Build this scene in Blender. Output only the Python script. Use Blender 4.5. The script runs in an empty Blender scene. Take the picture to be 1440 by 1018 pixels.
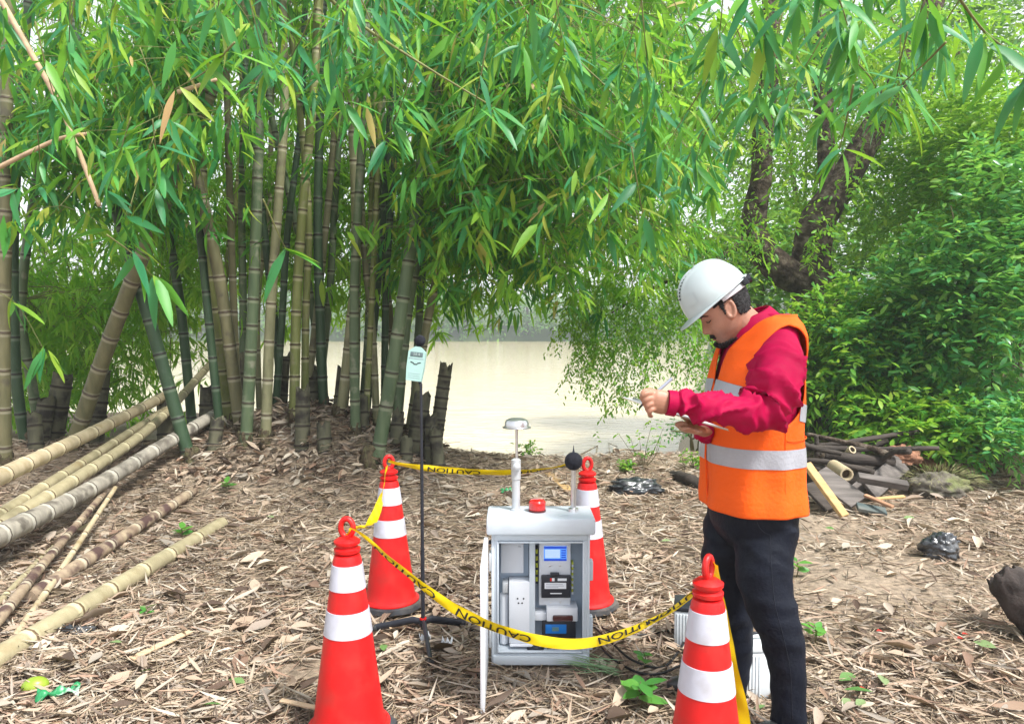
import bpy, bmesh, math, random
import numpy as np
from mathutils import Vector, Matrix

random.seed(7)
R = np.random.default_rng(7)
scene = bpy.context.scene
col = scene.collection

# ------------------------------------------------------------------ camera
FPX, CAMZ, PITCH = 1050.0, 1.5, math.radians(2.95)
cd = bpy.data.cameras.new('camera')
cam = bpy.data.objects.new('camera', cd)
col.objects.link(cam)
cam.location = (0, 0, CAMZ)
cam.rotation_euler = (math.radians(90) - PITCH, 0, 0)
cd.sensor_width = 36.0
cd.lens = FPX / 1440 * 36
cd.clip_start, cd.clip_end = 0.05, 2000
scene.camera = cam

# ------------------------------------------------------------------ daylight: bright thin overcast
SUN = np.array([0.42, -0.38, 0.82]); SUN /= np.linalg.norm(SUN)
w = bpy.data.worlds.new('World'); scene.world = w; w.use_nodes = True
nt = w.node_tree; nt.nodes.clear()
sky = nt.nodes.new('ShaderNodeTexSky'); sky.sky_type = 'NISHITA'; sky.sun_disc = False
sky.sun_elevation = math.asin(SUN[2]); sky.sun_rotation = math.atan2(SUN[0], SUN[1])
sky.dust_density = 1.2; sky.ozone_density = 1.0; sky.air_density = 1.0
hs = nt.nodes.new('ShaderNodeHueSaturation'); hs.inputs['Saturation'].default_value = 0.22
bg = nt.nodes.new('ShaderNodeBackground'); bg.inputs['Strength'].default_value = 0.135
wo = nt.nodes.new('ShaderNodeOutputWorld')
nt.links.new(sky.outputs[0], hs.inputs['Color']); nt.links.new(hs.outputs[0], bg.inputs[0]); nt.links.new(bg.outputs[0], wo.inputs[0])
sl = bpy.data.lights.new('sun', 'SUN'); sl.energy = 3.1; sl.angle = math.radians(10); sl.color = (1.0, 0.965, 0.91)
so = bpy.data.objects.new('sun', sl); col.objects.link(so)
so.rotation_euler = Vector(SUN).to_track_quat('Z', 'Y').to_euler(); so.location = (4, -6, 12)
vs = scene.view_settings
scene.display_settings.display_device = 'sRGB'
vs.view_transform = 'Standard'; vs.look = 'None'; vs.gamma = 1; vs.use_curve_mapping = False
vs.exposure = 1.32
cy = scene.cycles
cy.use_denoising = True; cy.use_adaptive_sampling = True; cy.adaptive_threshold = 0.02; cy.max_bounces = 6; cy.transparent_max_bounces = 6
cy.diffuse_bounces = 4; cy.glossy_bounces = 3; cy.transmission_bounces = 4
cy.caustics_reflective = False; cy.caustics_refractive = False; cy.sample_clamp_indirect = 6

# ------------------------------------------------------------------ helpers
def ray(px, py):
    u = (px - 720) / FPX; v = -(py - 509) / FPX
    c, s = math.cos(PITCH), math.sin(PITCH)
    return np.array([u, c + v * s, -s + v * c])
def P(px, py, Y):
    d = ray(px, py); return np.array([0, 0, CAMZ]) + d * (Y / d[1])
def G(px, py, z=0.0):
    d = ray(px, py); return np.array([0, 0, CAMZ]) + d * ((z - CAMZ) / d[2])
def A(*v): return np.array(v, float)
def nrm(v):
    v = np.asarray(v, float); return v / (np.linalg.norm(v, axis=-1, keepdims=True) + 1e-12)
def smooth(a, b, x):
    t = np.clip((np.asarray(x, float) - a) / (b - a), 0, 1); return t * t * (3 - 2 * t)
def vnoise(x, y, seed=0):
    x = np.asarray(x, float); y = np.asarray(y, float)
    xi = np.floor(x).astype(np.int64); yi = np.floor(y).astype(np.int64); fx = x - xi; fy = y - yi
    fx = fx * fx * (3 - 2 * fx); fy = fy * fy * (3 - 2 * fy)
    def h(a, b):
        n = (a * 374761393 + b * 668265263 + seed * 1442695041) & 0xFFFFFFFF
        n = ((n ^ (n >> 13)) * 1274126177) & 0xFFFFFFFF
        return ((n ^ (n >> 16)) & 0xFFFF) / 65535.0
    return (h(xi, yi) * (1 - fx) + h(xi + 1, yi) * fx) * (1 - fy) + (h(xi, yi + 1) * (1 - fx) + h(xi + 1, yi + 1) * fx) * fy
def spline(pts, n):
    pts = np.asarray(pts, float)
    if len(pts) == 2: return pts[0] + (pts[1] - pts[0]) * np.linspace(0, 1, n)[:, None]
    Q = np.vstack([2 * pts[0] - pts[1], pts, 2 * pts[-1] - pts[-2]]); m = len(pts) - 1; out = []
    for t in np.linspace(0, m, n):
        i = min(int(t), m - 1); f = t - i; a, b, c, d = Q[i:i + 4]
        out.append(0.5 * (2 * b + (c - a) * f + (2 * a - 5 * b + 4 * c - d) * f * f + (3 * b - a - 3 * c + d) * f ** 3))
    return np.array(out)

OFF = {}
def tag(o, label=None, cat=None, group=None, kind=None):
    if label: o['label'] = label
    if cat: o['category'] = cat
    if group: o['group'] = group
    if kind: o['kind'] = kind
    return o
def thing(name, label, cat, loc=(0, 0, 0), group=None):
    o = bpy.data.objects.new(name, None); col.objects.link(o); o.empty_display_size = 0.1
    o.location = tuple(float(c) for c in loc); OFF[o.name] = np.array(loc, float)
    return tag(o, label, cat, group)
def fastmesh(name, V, F):
    V = np.ascontiguousarray(V, np.float32); me = bpy.data.meshes.new(name)
    if isinstance(F, np.ndarray):
        k = F.shape[1]; me.vertices.add(len(V)); me.vertices.foreach_set('co', V.ravel())
        me.loops.add(F.size); me.loops.foreach_set('vertex_index', F.astype(np.int32).ravel())
        me.polygons.add(len(F)); me.polygons.foreach_set('loop_start', np.arange(0, F.size, k, dtype=np.int32))
        me.polygons.foreach_set('loop_total', np.full(len(F), k, np.int32))
        me.update(calc_edges=True); me.validate()
    else:
        me.from_pydata(V.tolist(), [], [tuple(int(i) for i in f) for f in F]); me.update()
    return me
def shade(me, smooth_on=True, angle=None):
    me.polygons.foreach_set('use_smooth', [bool(smooth_on)] * len(me.polygons))
    if smooth_on and angle:
        bm = bmesh.new(); bm.from_mesh(me)
        for e in bm.edges:
            if len(e.link_faces) == 2 and e.calc_face_angle(0) > angle: e.smooth = False
        bm.to_mesh(me); bm.free()
def mk(name, VF, mat, parent=None, smooth_on=True, angle=0.7, fixn=True, **tags):
    """one mesh object from world-space geometry"""
    V, F = VF
    off = OFF[parent.name] if parent is not None and parent.name in OFF else np.zeros(3)
    me = fastmesh(name, np.asarray(V, float) - off, F)
    if fixn and not isinstance(F, np.ndarray):
        bm = bmesh.new(); bm.from_mesh(me); bmesh.ops.recalc_face_normals(bm, faces=bm.faces); bm.to_mesh(me); bm.free()
    shade(me, smooth_on, angle)
    for m in (mat if isinstance(mat, (list, tuple)) else [mat]): me.materials.append(m)
    o = bpy.data.objects.new(name, me); col.objects.link(o)
    if parent is not None: o.parent = parent
    OFF[o.name] = off
    return tag(o, tags.get('label'), tags.get('cat'), tags.get('group'), tags.get('kind'))
def fattr(o, name, vals):
    a = o.data.attributes.new(name, 'FLOAT', 'POINT'); a.data.foreach_set('value', np.asarray(vals, np.float32))
def copy_tree(o, parent=None):
    c = o.copy(); col.objects.link(c); c.parent = parent
    OFF[c.name] = OFF.get(o.name, np.zeros(3)).copy()
    for ch in list(o.children): copy_tree(ch, c)
    return c

def join(*parts):
    V = []; F = []; n = 0
    for v, f in parts:
        V.append(np.asarray(v, float)); F.extend([tuple(int(i) + n for i in q) for q in f]); n += len(v)
    return np.vstack(V), F
def xf(vf, M4):
    M4 = np.array(M4); return np.asarray(vf[0]) @ M4[:3, :3].T + M4[:3, 3], vf[1]
def frame(x, up=(0, 0, 1), o=(0, 0, 0)):
    """4x4 with local x along x, local z towards up"""
    x = nrm(x); y = nrm(np.cross(up, x)); z = np.cross(x, y); M4 = np.eye(4)
    M4[:3, 0], M4[:3, 1], M4[:3, 2], M4[:3, 3] = x, y, z, o
    return M4
def loft(rings, cap=True, closed=True):
    n = len(rings[0]); V = np.vstack(rings); F = []
    for i in range(len(rings) - 1):
        for j in range(n if closed else n - 1):
            k = (j + 1) % n; F.append((i * n + j, i * n + k, (i + 1) * n + k, (i + 1) * n + j))
    if cap and closed:
        F.append(tuple(range(n))[::-1]); F.append(tuple((len(rings) - 1) * n + j for j in range(n)))
    return V, F
def rings_along(pts, radii, n=8, squash=None, up0=None):
    pts = np.asarray(pts, float); m = len(pts); T = nrm(np.gradient(pts, axis=0))
    u = np.array(up0 if up0 is not None else ([0, 0, 1] if abs(T[0][2]) < .9 else [1, 0, 0]), float)
    out = []; a = np.linspace(0, 2 * np.pi, n, endpoint=False)
    for i in range(m):
        u = nrm(u - T[i] * np.dot(u, T[i])); b = np.cross(T[i], u); r = radii[i] if np.ndim(radii) else radii
        r1, r2 = (r, r) if squash is None else (r * squash[0], r * squash[1])
        out.append(pts[i] + np.cos(a)[:, None] * u * r1 + np.sin(a)[:, None] * b * r2)
    return out
def tube(pts, radii, n=8, cap=True, squash=None, up0=None):
    if np.ndim(radii) == 0: radii = [radii] * len(pts)
    return loft(rings_along(pts, radii, n, squash, up0), cap)
def lathe(prof, n=32, center=(0, 0, 0)):
    a = np.linspace(0, 2 * np.pi, n, endpoint=False)
    return loft([np.stack([np.cos(a) * r, np.sin(a) * r, np.full(n, z)], 1) + np.array(center) for r, z in prof], True)
def box(x0, x1, y0, y1, z0, z1, bev=0.0, seg=2):
    bm = bmesh.new(); bmesh.ops.create_cube(bm, size=1)
    for v in bm.verts: v.co = ((x0 + x1) / 2 + v.co.x * (x1 - x0), (y0 + y1) / 2 + v.co.y * (y1 - y0), (z0 + z1) / 2 + v.co.z * (z1 - z0))
    if bev > 0: bmesh.ops.bevel(bm, geom=list(bm.edges), offset=bev, segments=seg, profile=0.5, affect='EDGES')
    bm.verts.index_update(); V = np.array([v.co[:] for v in bm.verts]); F = [tuple(v.index for v in f.verts) for f in bm.faces]; bm.free()
    return V, F
def ellipsoid(c, r, n=24, m=14, M3=None):
    V = []; F = []; M3 = np.eye(3) if M3 is None else np.array(M3)
    rings = []
    for i in range(m + 1):
        t = np.pi * (i + 0.02) / (m + 0.04); a = np.linspace(0, 2 * np.pi, n, endpoint=False)
        p = np.stack([np.cos(a) * np.sin(t) * r[0], np.sin(a) * np.sin(t) * r[1], np.full(n, np.cos(t) * r[2])], 1)
        rings.append(p @ M3.T + np.array(c))
    return loft(rings)
def remesh(VF, voxel, smooth_it=4, fac=0.5):
    me = fastmesh('tmp', *VF)
    bm = bmesh.new(); bm.from_mesh(me); bmesh.ops.recalc_face_normals(bm, faces=bm.faces); bm.to_mesh(me); bm.free()
    o = bpy.data.objects.new('tmp', me); col.objects.link(o)
    r = o.modifiers.new('r', 'REMESH'); r.mode = 'VOXEL'; r.voxel_size = voxel
    if smooth_it:
        s = o.modifiers.new('s', 'SMOOTH'); s.iterations = smooth_it; s.factor = fac
    dg = bpy.context.evaluated_depsgraph_get(); ev = o.evaluated_get(dg); m2 = ev.to_mesh()
    V = np.zeros(len(m2.vertices) * 3, np.float32); m2.vertices.foreach_get('co', V); V = V.reshape(-1, 3).astype(float)
    F = [tuple(p.vertices) for p in m2.polygons]
    N = np.zeros(len(m2.vertices) * 3, np.float32); m2.vertices.foreach_get('normal', N)
    ev.to_mesh_clear(); bpy.data.objects.remove(o); bpy.data.meshes.remove(me)
    return V, F, N.reshape(-1, 3).astype(float)
def textmesh(s, size=1.0, bold=0.0):
    c = bpy.data.curves.new('t', 'FONT'); c.body = s; c.size = size; c.align_x = 'CENTER'; c.align_y = 'CENTER'; c.resolution_u = 3; c.offset = bold
    o = bpy.data.objects.new('t', c); col.objects.link(o)
    dg = bpy.context.evaluated_depsgraph_get(); me = o.evaluated_get(dg).to_mesh()
    V = np.array([v.co[:] for v in me.vertices]); F = [tuple(p.vertices) for p in me.polygons]
    bpy.data.objects.remove(o); bpy.data.curves.remove(c)
    return V, F

# ------------------------------------------------------------------ materials
def _nodes(name):
    m = bpy.data.materials.new(name); m.use_nodes = True; t = m.node_tree; b = t.nodes['Principled BSDF']
    return m, t, b
def _noise(t, scale, detail=4, vec=None, stretch=None):
    n = t.nodes.new('ShaderNodeTexNoise'); n.inputs['Scale'].default_value = scale; n.inputs['Detail'].default_value = detail
    if vec is None:
        tc = t.nodes.new('ShaderNodeTexCoord'); vec = tc.outputs['Object']
    if stretch:
        mp = t.nodes.new('ShaderNodeMapping'); mp.inputs['Scale'].default_value = stretch
        t.links.new(vec, mp.inputs[0]); vec = mp.outputs[0]
    t.links.new(vec, n.inputs['Vector']); return n
def _ramp(t, fac, stops):
    r = t.nodes.new('ShaderNodeValToRGB'); e = r.color_ramp.elements
    while len(e) < len(stops): e.new(0.5)
    for i, (p, c) in enumerate(stops): e[i].position = p; e[i].color = (*c, 1)
    t.links.new(fac, r.inputs[0]); return r
def M(name, c, rough=0.6, spec=0.3, metal=0.0, var=0.15, scale=9.0, bump=0.0, bscale=80.0, coat=0.0, stretch=None, sheen=0.0, dirt=None, dscale=4.0):
    m, t, b = _nodes(name); c = np.array(c)
    n = _noise(t, scale, 5, stretch=stretch)
    r = _ramp(t, n.outputs['Fac'], [(0.3, tuple(c * (1 - var))), (0.7, tuple(np.minimum(c * (1 + var), 1)))])
    out = r.outputs[0]
    if dirt is not None:
        n2 = _noise(t, dscale, 8); r2 = _ramp(t, n2.outputs['Fac'], [(0.5, (0, 0, 0)), (0.72, (1, 1, 1))])
        mx = t.nodes.new('ShaderNodeMix'); mx.data_type = 'RGBA'; t.links.new(r2.outputs[0], mx.inputs['Factor'])
        t.links.new(out, mx.inputs[6]); mx.inputs[7].default_value = (*dirt, 1); out = mx.outputs[2]
    t.links.new(out, b.inputs['Base Color'])
    b.inputs['Roughness'].default_value = rough; b.inputs['Specular IOR Level'].default_value = spec; b.inputs['Metallic'].default_value = metal
    b.inputs['Coat Weight'].default_value = coat; b.inputs['Sheen Weight'].default_value = sheen
    if bump:
        bn = _noise(t, bscale, 6, stretch=stretch); bp = t.nodes.new('ShaderNodeBump'); bp.inputs['Strength'].default_value = bump; bp.inputs['Distance'].default_value = 0.01
        t.links.new(bn.outputs['Fac'], bp.inputs['Height']); t.links.new(bp.outputs[0], b.inputs['Normal'])
    return m
def Mleaf(name, stops, trans=0.35, tcol=(0.30, 0.42, 0.04), rough=0.5, spec=0.25):
    m, t, b = _nodes(name)
    g = t.nodes.new('ShaderNodeNewGeometry'); oi = t.nodes.new('ShaderNodeObjectInfo')
    a = t.nodes.new('ShaderNodeMath'); a.operation = 'ADD'; t.links.new(g.outputs['Random Per Island'], a.inputs[0]); t.links.new(oi.outputs['Random'], a.inputs[1])
    f = t.nodes.new('ShaderNodeMath'); f.operation = 'FRACT'; t.links.new(a.outputs[0], f.inputs[0])
    r = _ramp(t, f.outputs[0], stops); t.links.new(r.outputs[0], b.inputs['Base Color'])
    b.inputs['Roughness'].default_value = rough; b.inputs['Specular IOR Level'].default_value = spec
    if trans > 0:
        tr = t.nodes.new('ShaderNodeBsdfTranslucent'); mc = t.nodes.new('ShaderNodeMix'); mc.data_type = 'RGBA'; mc.inputs['Factor'].default_value = 0.6
        t.links.new(r.outputs[0], mc.inputs[6]); mc.inputs[7].default_value = (*tcol, 1); t.links.new(mc.outputs[2], tr.inputs['Color'])
        ms = t.nodes.new('ShaderNodeMixShader'); ms.inputs[0].default_value = trans
        t.links.new(b.outputs[0], ms.inputs[1]); t.links.new(tr.outputs[0], ms.inputs[2])
        t.links.new(ms.outputs[0], t.nodes['Material Output'].inputs['Surface'])
    return m
def Mbamboo(name, c1, c2, node, bloom, rough=0.5, mott=None, mottlo=0.52):
    """streaky stem; the point attribute nd marks the joint scars and the dark hollow floors (1) and the waxy ring under them (0.5)"""
    m, t, b = _nodes(name)
    n = _noise(t, 5, 6, stretch=(3, 3, 0.5)); r = _ramp(t, n.outputs['Fac'], [(0.28, c1), (0.72, c2)]); out = r.outputs[0]
    if mott is not None:
        n2 = _noise(t, 7, 9); r2 = _ramp(t, n2.outputs['Fac'], [(mottlo, (0, 0, 0)), (mottlo + .12, (1, 1, 1))])
        mx = t.nodes.new('ShaderNodeMix'); mx.data_type = 'RGBA'; t.links.new(r2.outputs[0], mx.inputs['Factor']); t.links.new(out, mx.inputs[6]); mx.inputs[7].default_value = (*mott, 1); out = mx.outputs[2]
    at = t.nodes.new('ShaderNodeAttribute'); at.attribute_name = 'nd'
    ra = _ramp(t, at.outputs['Fac'], [(0.12, (0, 0, 0)), (0.5, (1, 1, 1)), (0.62, (0, 0, 0))])
    m1 = t.nodes.new('ShaderNodeMix'); m1.data_type = 'RGBA'; t.links.new(ra.outputs[0], m1.inputs['Factor']); t.links.new(out, m1.inputs[6]); m1.inputs[7].default_value = (*bloom, 1)
    rb = _ramp(t, at.outputs['Fac'], [(0.68, (0, 0, 0)), (0.88, (1, 1, 1))])
    m2 = t.nodes.new('ShaderNodeMix'); m2.data_type = 'RGBA'; t.links.new(rb.outputs[0], m2.inputs['Factor']); t.links.new(m1.outputs[2], m2.inputs[6]); m2.inputs[7].default_value = (*node, 1)
    t.links.new(m2.outputs[2], b.inputs['Base Color']); b.inputs['Roughness'].default_value = rough; b.inputs['Specular IOR Level'].default_value = 0.35
    bn = _noise(t, 60, 6, stretch=(2, 2, 0.4)); bp = t.nodes.new('ShaderNodeBump'); bp.inputs['Strength'].default_value = 0.35; bp.inputs['Distance'].default_value = 0.006
    t.links.new(bn.outputs['Fac'], bp.inputs['Height']); t.links.new(bp.outputs[0], b.inputs['Normal'])
    return m
# ================================================================== THE SETTING: ground, water
WATER = -1.25
def bank_edge(x):
    """depth at which the level litter ground breaks off towards the river"""
    x = np.asarray(x, float)
    return 8.1 + 4.5 * smooth(-1.6, -3.4, x) + 0.5 * smooth(0.2, 1.6, x) + 3.7 * np.maximum(x - 2.75, 0) + 0.35 * (vnoise(x * 1.3, x * 0 + 3, 4) - .5)
def ground_z(x, y):
    x = np.asarray(x, float); y = np.asarray(y, float)
    e = bank_edge(x); t = y - e
    spit = smooth(-0.1, 1.3, x)                      # sandy shelf below the litter on the right
    steep = -1.9 * smooth(0.0, 2.6, t)
    shelf = -0.22 * smooth(-0.2, 1.2, t) - 0.5 * smooth(1.0, 3.4, t) - 1.4 * smooth(3.0, 5.4, t)
    z = steep * (1 - spit) + shelf * spit
    z = z - 1.2 * smooth(8, 18, t)
    z = z + (4.3) * smooth(112, 117, y) + 5.0 * smooth(122, 260, y)
    # root mound the bamboo grows from
    md = 0.64 * np.exp(-(((x + 1.9) / 1.05) ** 2 + ((y - 7.45) / 0.72) ** 2)) + 0.34 * np.exp(-(((x + 4.6) / 1.3) ** 2 + ((y - 7.1) / 0.8) ** 2))
    md = md + 0.16 * np.exp(-(((x + 1.25) / 0.35) ** 2 + ((y - 6.75) / 0.35) ** 2)) + 0.2 * np.exp(-(((x + 3.0) / 0.8) ** 2 + ((y - 8.0) / 0.8) ** 2))
    n = 0.05 * (vnoise(x * .9, y * .9, 1) - .5) + 0.03 * (vnoise(x * 2.7, y * 2.7, 2) - .5) + 0.016 * (vnoise(x * 8, y * 8, 3) - .5)
    far = smooth(14, 30, y)
    bush = 0.25 * smooth(2.6, 4.2, x) * smooth(6.2, 8.5, y)
    return z + md * (1 - far) + n * (1 - far) + bush * (1 - far)

def axis(spec):
    out = []
    for a, b, n in spec: out.append(np.linspace(a, b, n, endpoint=False))
    out.append([spec[-1][1]]); return np.concatenate(out)
gx = axis([(-300, -40, 14), (-40, -8, 32), (-8, 8, 230), (8, 40, 32), (40, 300, 14)])
gy = axis([(-40, 1, 20), (1, 10, 150), (10, 20, 50), (20, 60, 20), (60, 140, 30), (140, 600, 20)])
X, Y = np.meshgrid(gx, gy); Z = ground_z(X, Y)
nx, ny = len(gx), len(gy); ii, jj = np.meshgrid(np.arange(nx - 1), np.arange(ny - 1)); q = (jj * nx + ii).ravel()
GV = np.stack([X.ravel(), Y.ravel(), Z.ravel()], 1); GF = np.stack([q, q + 1, q + nx + 1, q + nx], 1)

m, t, b = _nodes('soil')
tc = t.nodes.new('ShaderNodeTexCoord')
n1 = _noise(t, 1.1, 8, tc.outputs['Object']); n2 = _noise(t, 26, 8, tc.outputs['Object']); n3 = _noise(t, 160, 4, tc.outputs['Object'])
r1 = _ramp(t, n1.outputs['Fac'], [(0.32, (0.185, 0.14, 0.10)), (0.5, (0.30, 0.24, 0.18)), (0.7, (0.38, 0.315, 0.245))])
r2 = _ramp(t, n2.outputs['Fac'], [(0.3, (0.5, 0.5, 0.5)), (0.7, (1.25, 1.22, 1.2))])
mx = t.nodes.new('ShaderNodeMix'); mx.data_type = 'RGBA'; mx.blend_type = 'MULTIPLY'; mx.inputs['Factor'].default_value = 1
t.links.new(r1.outputs[0], mx.inputs[6]); t.links.new(r2.outputs[0], mx.inputs[7])
# pale river sand on the low shelf (a real change of ground by the point attribute)
ag = t.nodes.new('ShaderNodeAttribute'); ag.attribute_name = 'grass'
rg_ = _ramp(t, n2.outputs['Fac'], [(0.3, (0.03, 0.055, 0.015)), (0.7, (0.09, 0.14, 0.035))]); mg = t.nodes.new('ShaderNodeMix'); mg.data_type = 'RGBA'; t.links.new(ag.outputs['Fac'], mg.inputs['Factor']); t.links.new(mx.outputs[2], mg.inputs[6]); t.links.new(rg_.outputs[0], mg.inputs[7]); mx = mg
at = t.nodes.new('ShaderNodeAttribute'); at.attribute_name = 'sand'
rs = _ramp(t, n2.outputs['Fac'], [(0.3, (0.40, 0.35, 0.28)), (0.7, (0.56, 0.51, 0.43))])
ms = t.nodes.new('ShaderNodeMix'); ms.data_type = 'RGBA'; t.links.new(at.outputs['Fac'], ms.inputs['Factor']); t.links.new(mx.outputs[2], ms.inputs[6]); t.links.new(rs.outputs[0], ms.inputs[7])
t.links.new(ms.outputs[2], b.inputs['Base Color']); b.inputs['Roughness'].default_value = 0.9; b.inputs['Specular IOR Level'].default_value = 0.15
bp = t.nodes.new('ShaderNodeBump'); bp.inputs['Strength'].default_value = 0.6; bp.inputs['Distance'].default_value = 0.02
ad = t.nodes.new('ShaderNodeMath'); ad.operation = 'ADD'; t.links.new(n2.outputs['Fac'], ad.inputs[0]); t.links.new(n3.outputs['Fac'], ad.inputs[1]); t.links.new(ad.outputs[0], bp.inputs['Height']); t.links.new(bp.outputs[0], b.inputs['Normal'])
SOIL = m
ground = mk('ground', (GV, GF), SOIL, kind='structure', angle=None)
tt = Y.ravel() - bank_edge(X.ravel())
fattr(ground, 'sand', smooth(-0.5, 0.4, tt + 0.9 * (vnoise(X.ravel() * 1.7, Y.ravel() * 1.7, 9) - .5)) * smooth(-0.4, 0.5, X.ravel()) * (1 - smooth(30, 60, Y.ravel())))

fattr(ground, 'grass', np.maximum(smooth(90, 104, Y.ravel()), smooth(2.3, 3.2, X.ravel()) * smooth(7.6, 8.6, Y.ravel())))
m, t, b = _nodes('river_water')
tc = t.nodes.new('ShaderNodeTexCoord')
wn = _noise(t, 0.7, 6, tc.outputs['Object'], stretch=(1.0, 2.2, 1)); wr = _ramp(t, wn.outputs['Fac'], [(0.3, (0.50, 0.41, 0.22)), (0.7, (0.60, 0.52, 0.33))])
t.links.new(wr.outputs[0], b.inputs['Base Color']); b.inputs['Roughness'].default_value = 0.09; b.inputs['Specular IOR Level'].default_value = 0.5; b.inputs['IOR'].default_value = 1.33
wb = _noise(t, 2.2, 5, tc.outputs['Object'], stretch=(1, 2.5, 1)); bp = t.nodes.new('ShaderNodeBump'); bp.inputs['Strength'].default_value = 0.6; bp.inputs['Distance'].default_value = 0.035
t.links.new(wb.outputs['Fac'], bp.inputs['Height']); t.links.new(bp.outputs[0], b.inputs['Normal'])
wx = np.linspace(-300, 300, 13); wy = np.linspace(6, 122, 8); X, Y = np.meshgrid(wx, wy); k = len(wx)
ii, jj = np.meshgrid(np.arange(k - 1), np.arange(len(wy) - 1)); q = (jj * k + ii).ravel()
mk('river_water', (np.stack([X.ravel(), Y.ravel(), np.full(X.size, WATER)], 1), np.stack([q, q + 1, q + k + 1, q + k], 1)), m, kind='structure', angle=None)

# ------------------------------------------------------------------ leaf templates and scatter
def leaf_tpl(L, W, n=4, droop=0.15, fold=0.2, roll=0.0, peak=0.35):
    V = [(0, 0, 0)]
    for i in range(1, n):
        s = i / n; w = W * .5 * (s / peak if s < peak else 1 - ((s - peak) / (1 - peak)) ** 1.6) ** 0.75
        x = L * s; z = -droop * L * s * s; tw = roll * s
        for sg in (-1, 0, 1):
            yy = sg * w; zz = (abs(sg) * fold * w)
            V.append((x, yy * math.cos(tw) - zz * math.sin(tw), z + yy * math.sin(tw) + zz * math.cos(tw)))
    V.append((L * .995, 0, -droop * L))
    F = [(0, 2, 1), (0, 3, 2)]
    for i in range(n - 2):
        a = 1 + 3 * i; c = a + 3
        F += [(a, a + 1, c + 1), (a, c + 1, c), (a + 1, a + 2, c + 2), (a + 1, c + 2, c + 1)]
    a = 1 + 3 * (n - 2); F += [(a, a + 1, len(V) - 1), (a + 1, a + 2, len(V) - 1)]
    return np.array(V), np.array(F)
def place(tpl, pos, d, up, scale):
    """joined copies of a template: local x to d, z towards up"""
    d = nrm(d); y = nrm(np.cross(up, d)); z = np.cross(d, y)
    V, F = tpl; N = len(pos); sc = np.broadcast_to(np.asarray(scale, float).reshape(N, -1), (N, 3)) if np.ndim(scale) else np.full((N, 3), scale)
    L = V[None] * sc[:, None, :]
    Wd = L[:, :, 0:1] * d[:, None] + L[:, :, 1:2] * y[:, None] + L[:, :, 2:3] * z[:, None] + pos[:, None]
    return Wd.reshape(-1, 3), (F[None] + (np.arange(N) * len(V))[:, None, None]).reshape(-1, 3)
def catm(parts):
    V = []; F = []; n = 0
    for v, f in parts:
        if len(v) == 0: continue
        V.append(v); F.append(f + n); n += len(v)
    return np.vstack(V), np.vstack(F)
def rdir(n, elo, ehi):
    a = R.uniform(0, 2 * np.pi, n); e = np.radians(R.uniform(elo, ehi, n))
    return np.stack([np.cos(a) * np.cos(e), np.sin(a) * np.cos(e), np.sin(e)], 1)

# ------------------------------------------------------------------ leaf litter
DRY = Mleaf('dry_leaf', [(0.0, (0.25, 0.17, 0.12)), (0.15, (0.385, 0.295, 0.22)), (0.3, (0.49, 0.41, 0.32)), (0.42, (0.38, 0.25, 0.18)), (0.50, (0.075, 0.05, 0.038)), (0.62, (0.095, 0.068, 0.052)), (0.68, (0.31, 0.255, 0.21)), (0.78, (0.55, 0.485, 0.395)), (0.9, (0.27, 0.24, 0.205)), (1.0, (0.41, 0.315, 0.235))], trans=0.12, tcol=(0.4, 0.3, 0.15), rough=0.75, spec=0.2)
TWIGM = M('dry_twig', (0.33, 0.26, 0.18), rough=0.85, var=0.35, scale=20)
BASES = [(P(a, 800, y)[0], y, r) for a, y, r in ((485, 2.64, .2), (547, 3.86, .2), (826, 3.9, .2), (1000, 2.24, .2))] + [(-.05, 3.3, .16), (.1, 3.3, .2), (.3, 3.3, .2)]
def near_base(p):
    q = np.zeros(len(p), bool)
    for x, y, r in BASES: q |= np.hypot(p[:, 0] - x, p[:, 1] - y) < r + .03
    return q
def litter_pts(n, ylo=2.2, yhi=8.6, power=1.0):
    out = []
    while sum(map(len, out)) < n:
        y = ylo + (yhi - ylo) * R.random(n * 2) ** power; x = R.uniform(-0.76, 0.76, n * 2) * y
        dn = vnoise(x * 0.9 + 5, y * 0.9, 21) * 0.7 + vnoise(x * 2.5, y * 2.5, 22) * 0.5
        bare = np.exp(-(((x + 1.0) / .45) ** 2 + ((y - 3.05) / .3) ** 2)) + 0.8 * np.exp(-(((x - .45) / .4) ** 2 + ((y - 3.3) / .35) ** 2)) + .85 * smooth(0.9, 1.8, x) * (1 - smooth(5.8, 6.8, y))
        keep = (R.random(n * 2) < np.clip(dn + 0.22 - .62 * bare, 0.05, 1)) & (y < bank_edge(x) + 0.25)
        out.append(np.stack([x[keep], y[keep]], 1))
    return np.vstack(out)[:n]
tpls = [leaf_tpl(.155, .0125, 4, d, f, r) for d, f, r in ((.10, .3, .5), (-.22, .5, -.7), (.02, .15, 1.2), (-.12, .9, .2), (.3, .2, -.3))]
wide = [leaf_tpl(.16, .055, 4, d, f, r, .5) for d, f, r in ((-.2, .5, .4), (.15, .7, -.5), (-.1, 1.1, .1))]
parts = []
for tp, n in [(x, 11500) for x in tpls] + [(x, 650) for x in wide]:
    p = litter_pts(n, power=1.15); z = ground_z(p[:, 0], p[:, 1]); lay = (R.random(n) ** 2 * .034 + .002) * np.where(near_base(p), .15, 1)
    d = rdir(n, -9, 11); up = np.stack([R.normal(0, .28, n), R.normal(0, .28, n), np.ones(n)], 1)
    s = R.uniform(.45, 1.15, n); parts.append(place(tp, np.stack([p[:, 0], p[:, 1], z + lay], 1) - d * .05, d, up, np.stack([s, s * R.uniform(.6, 1.35, n), s], 1)))
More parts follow.
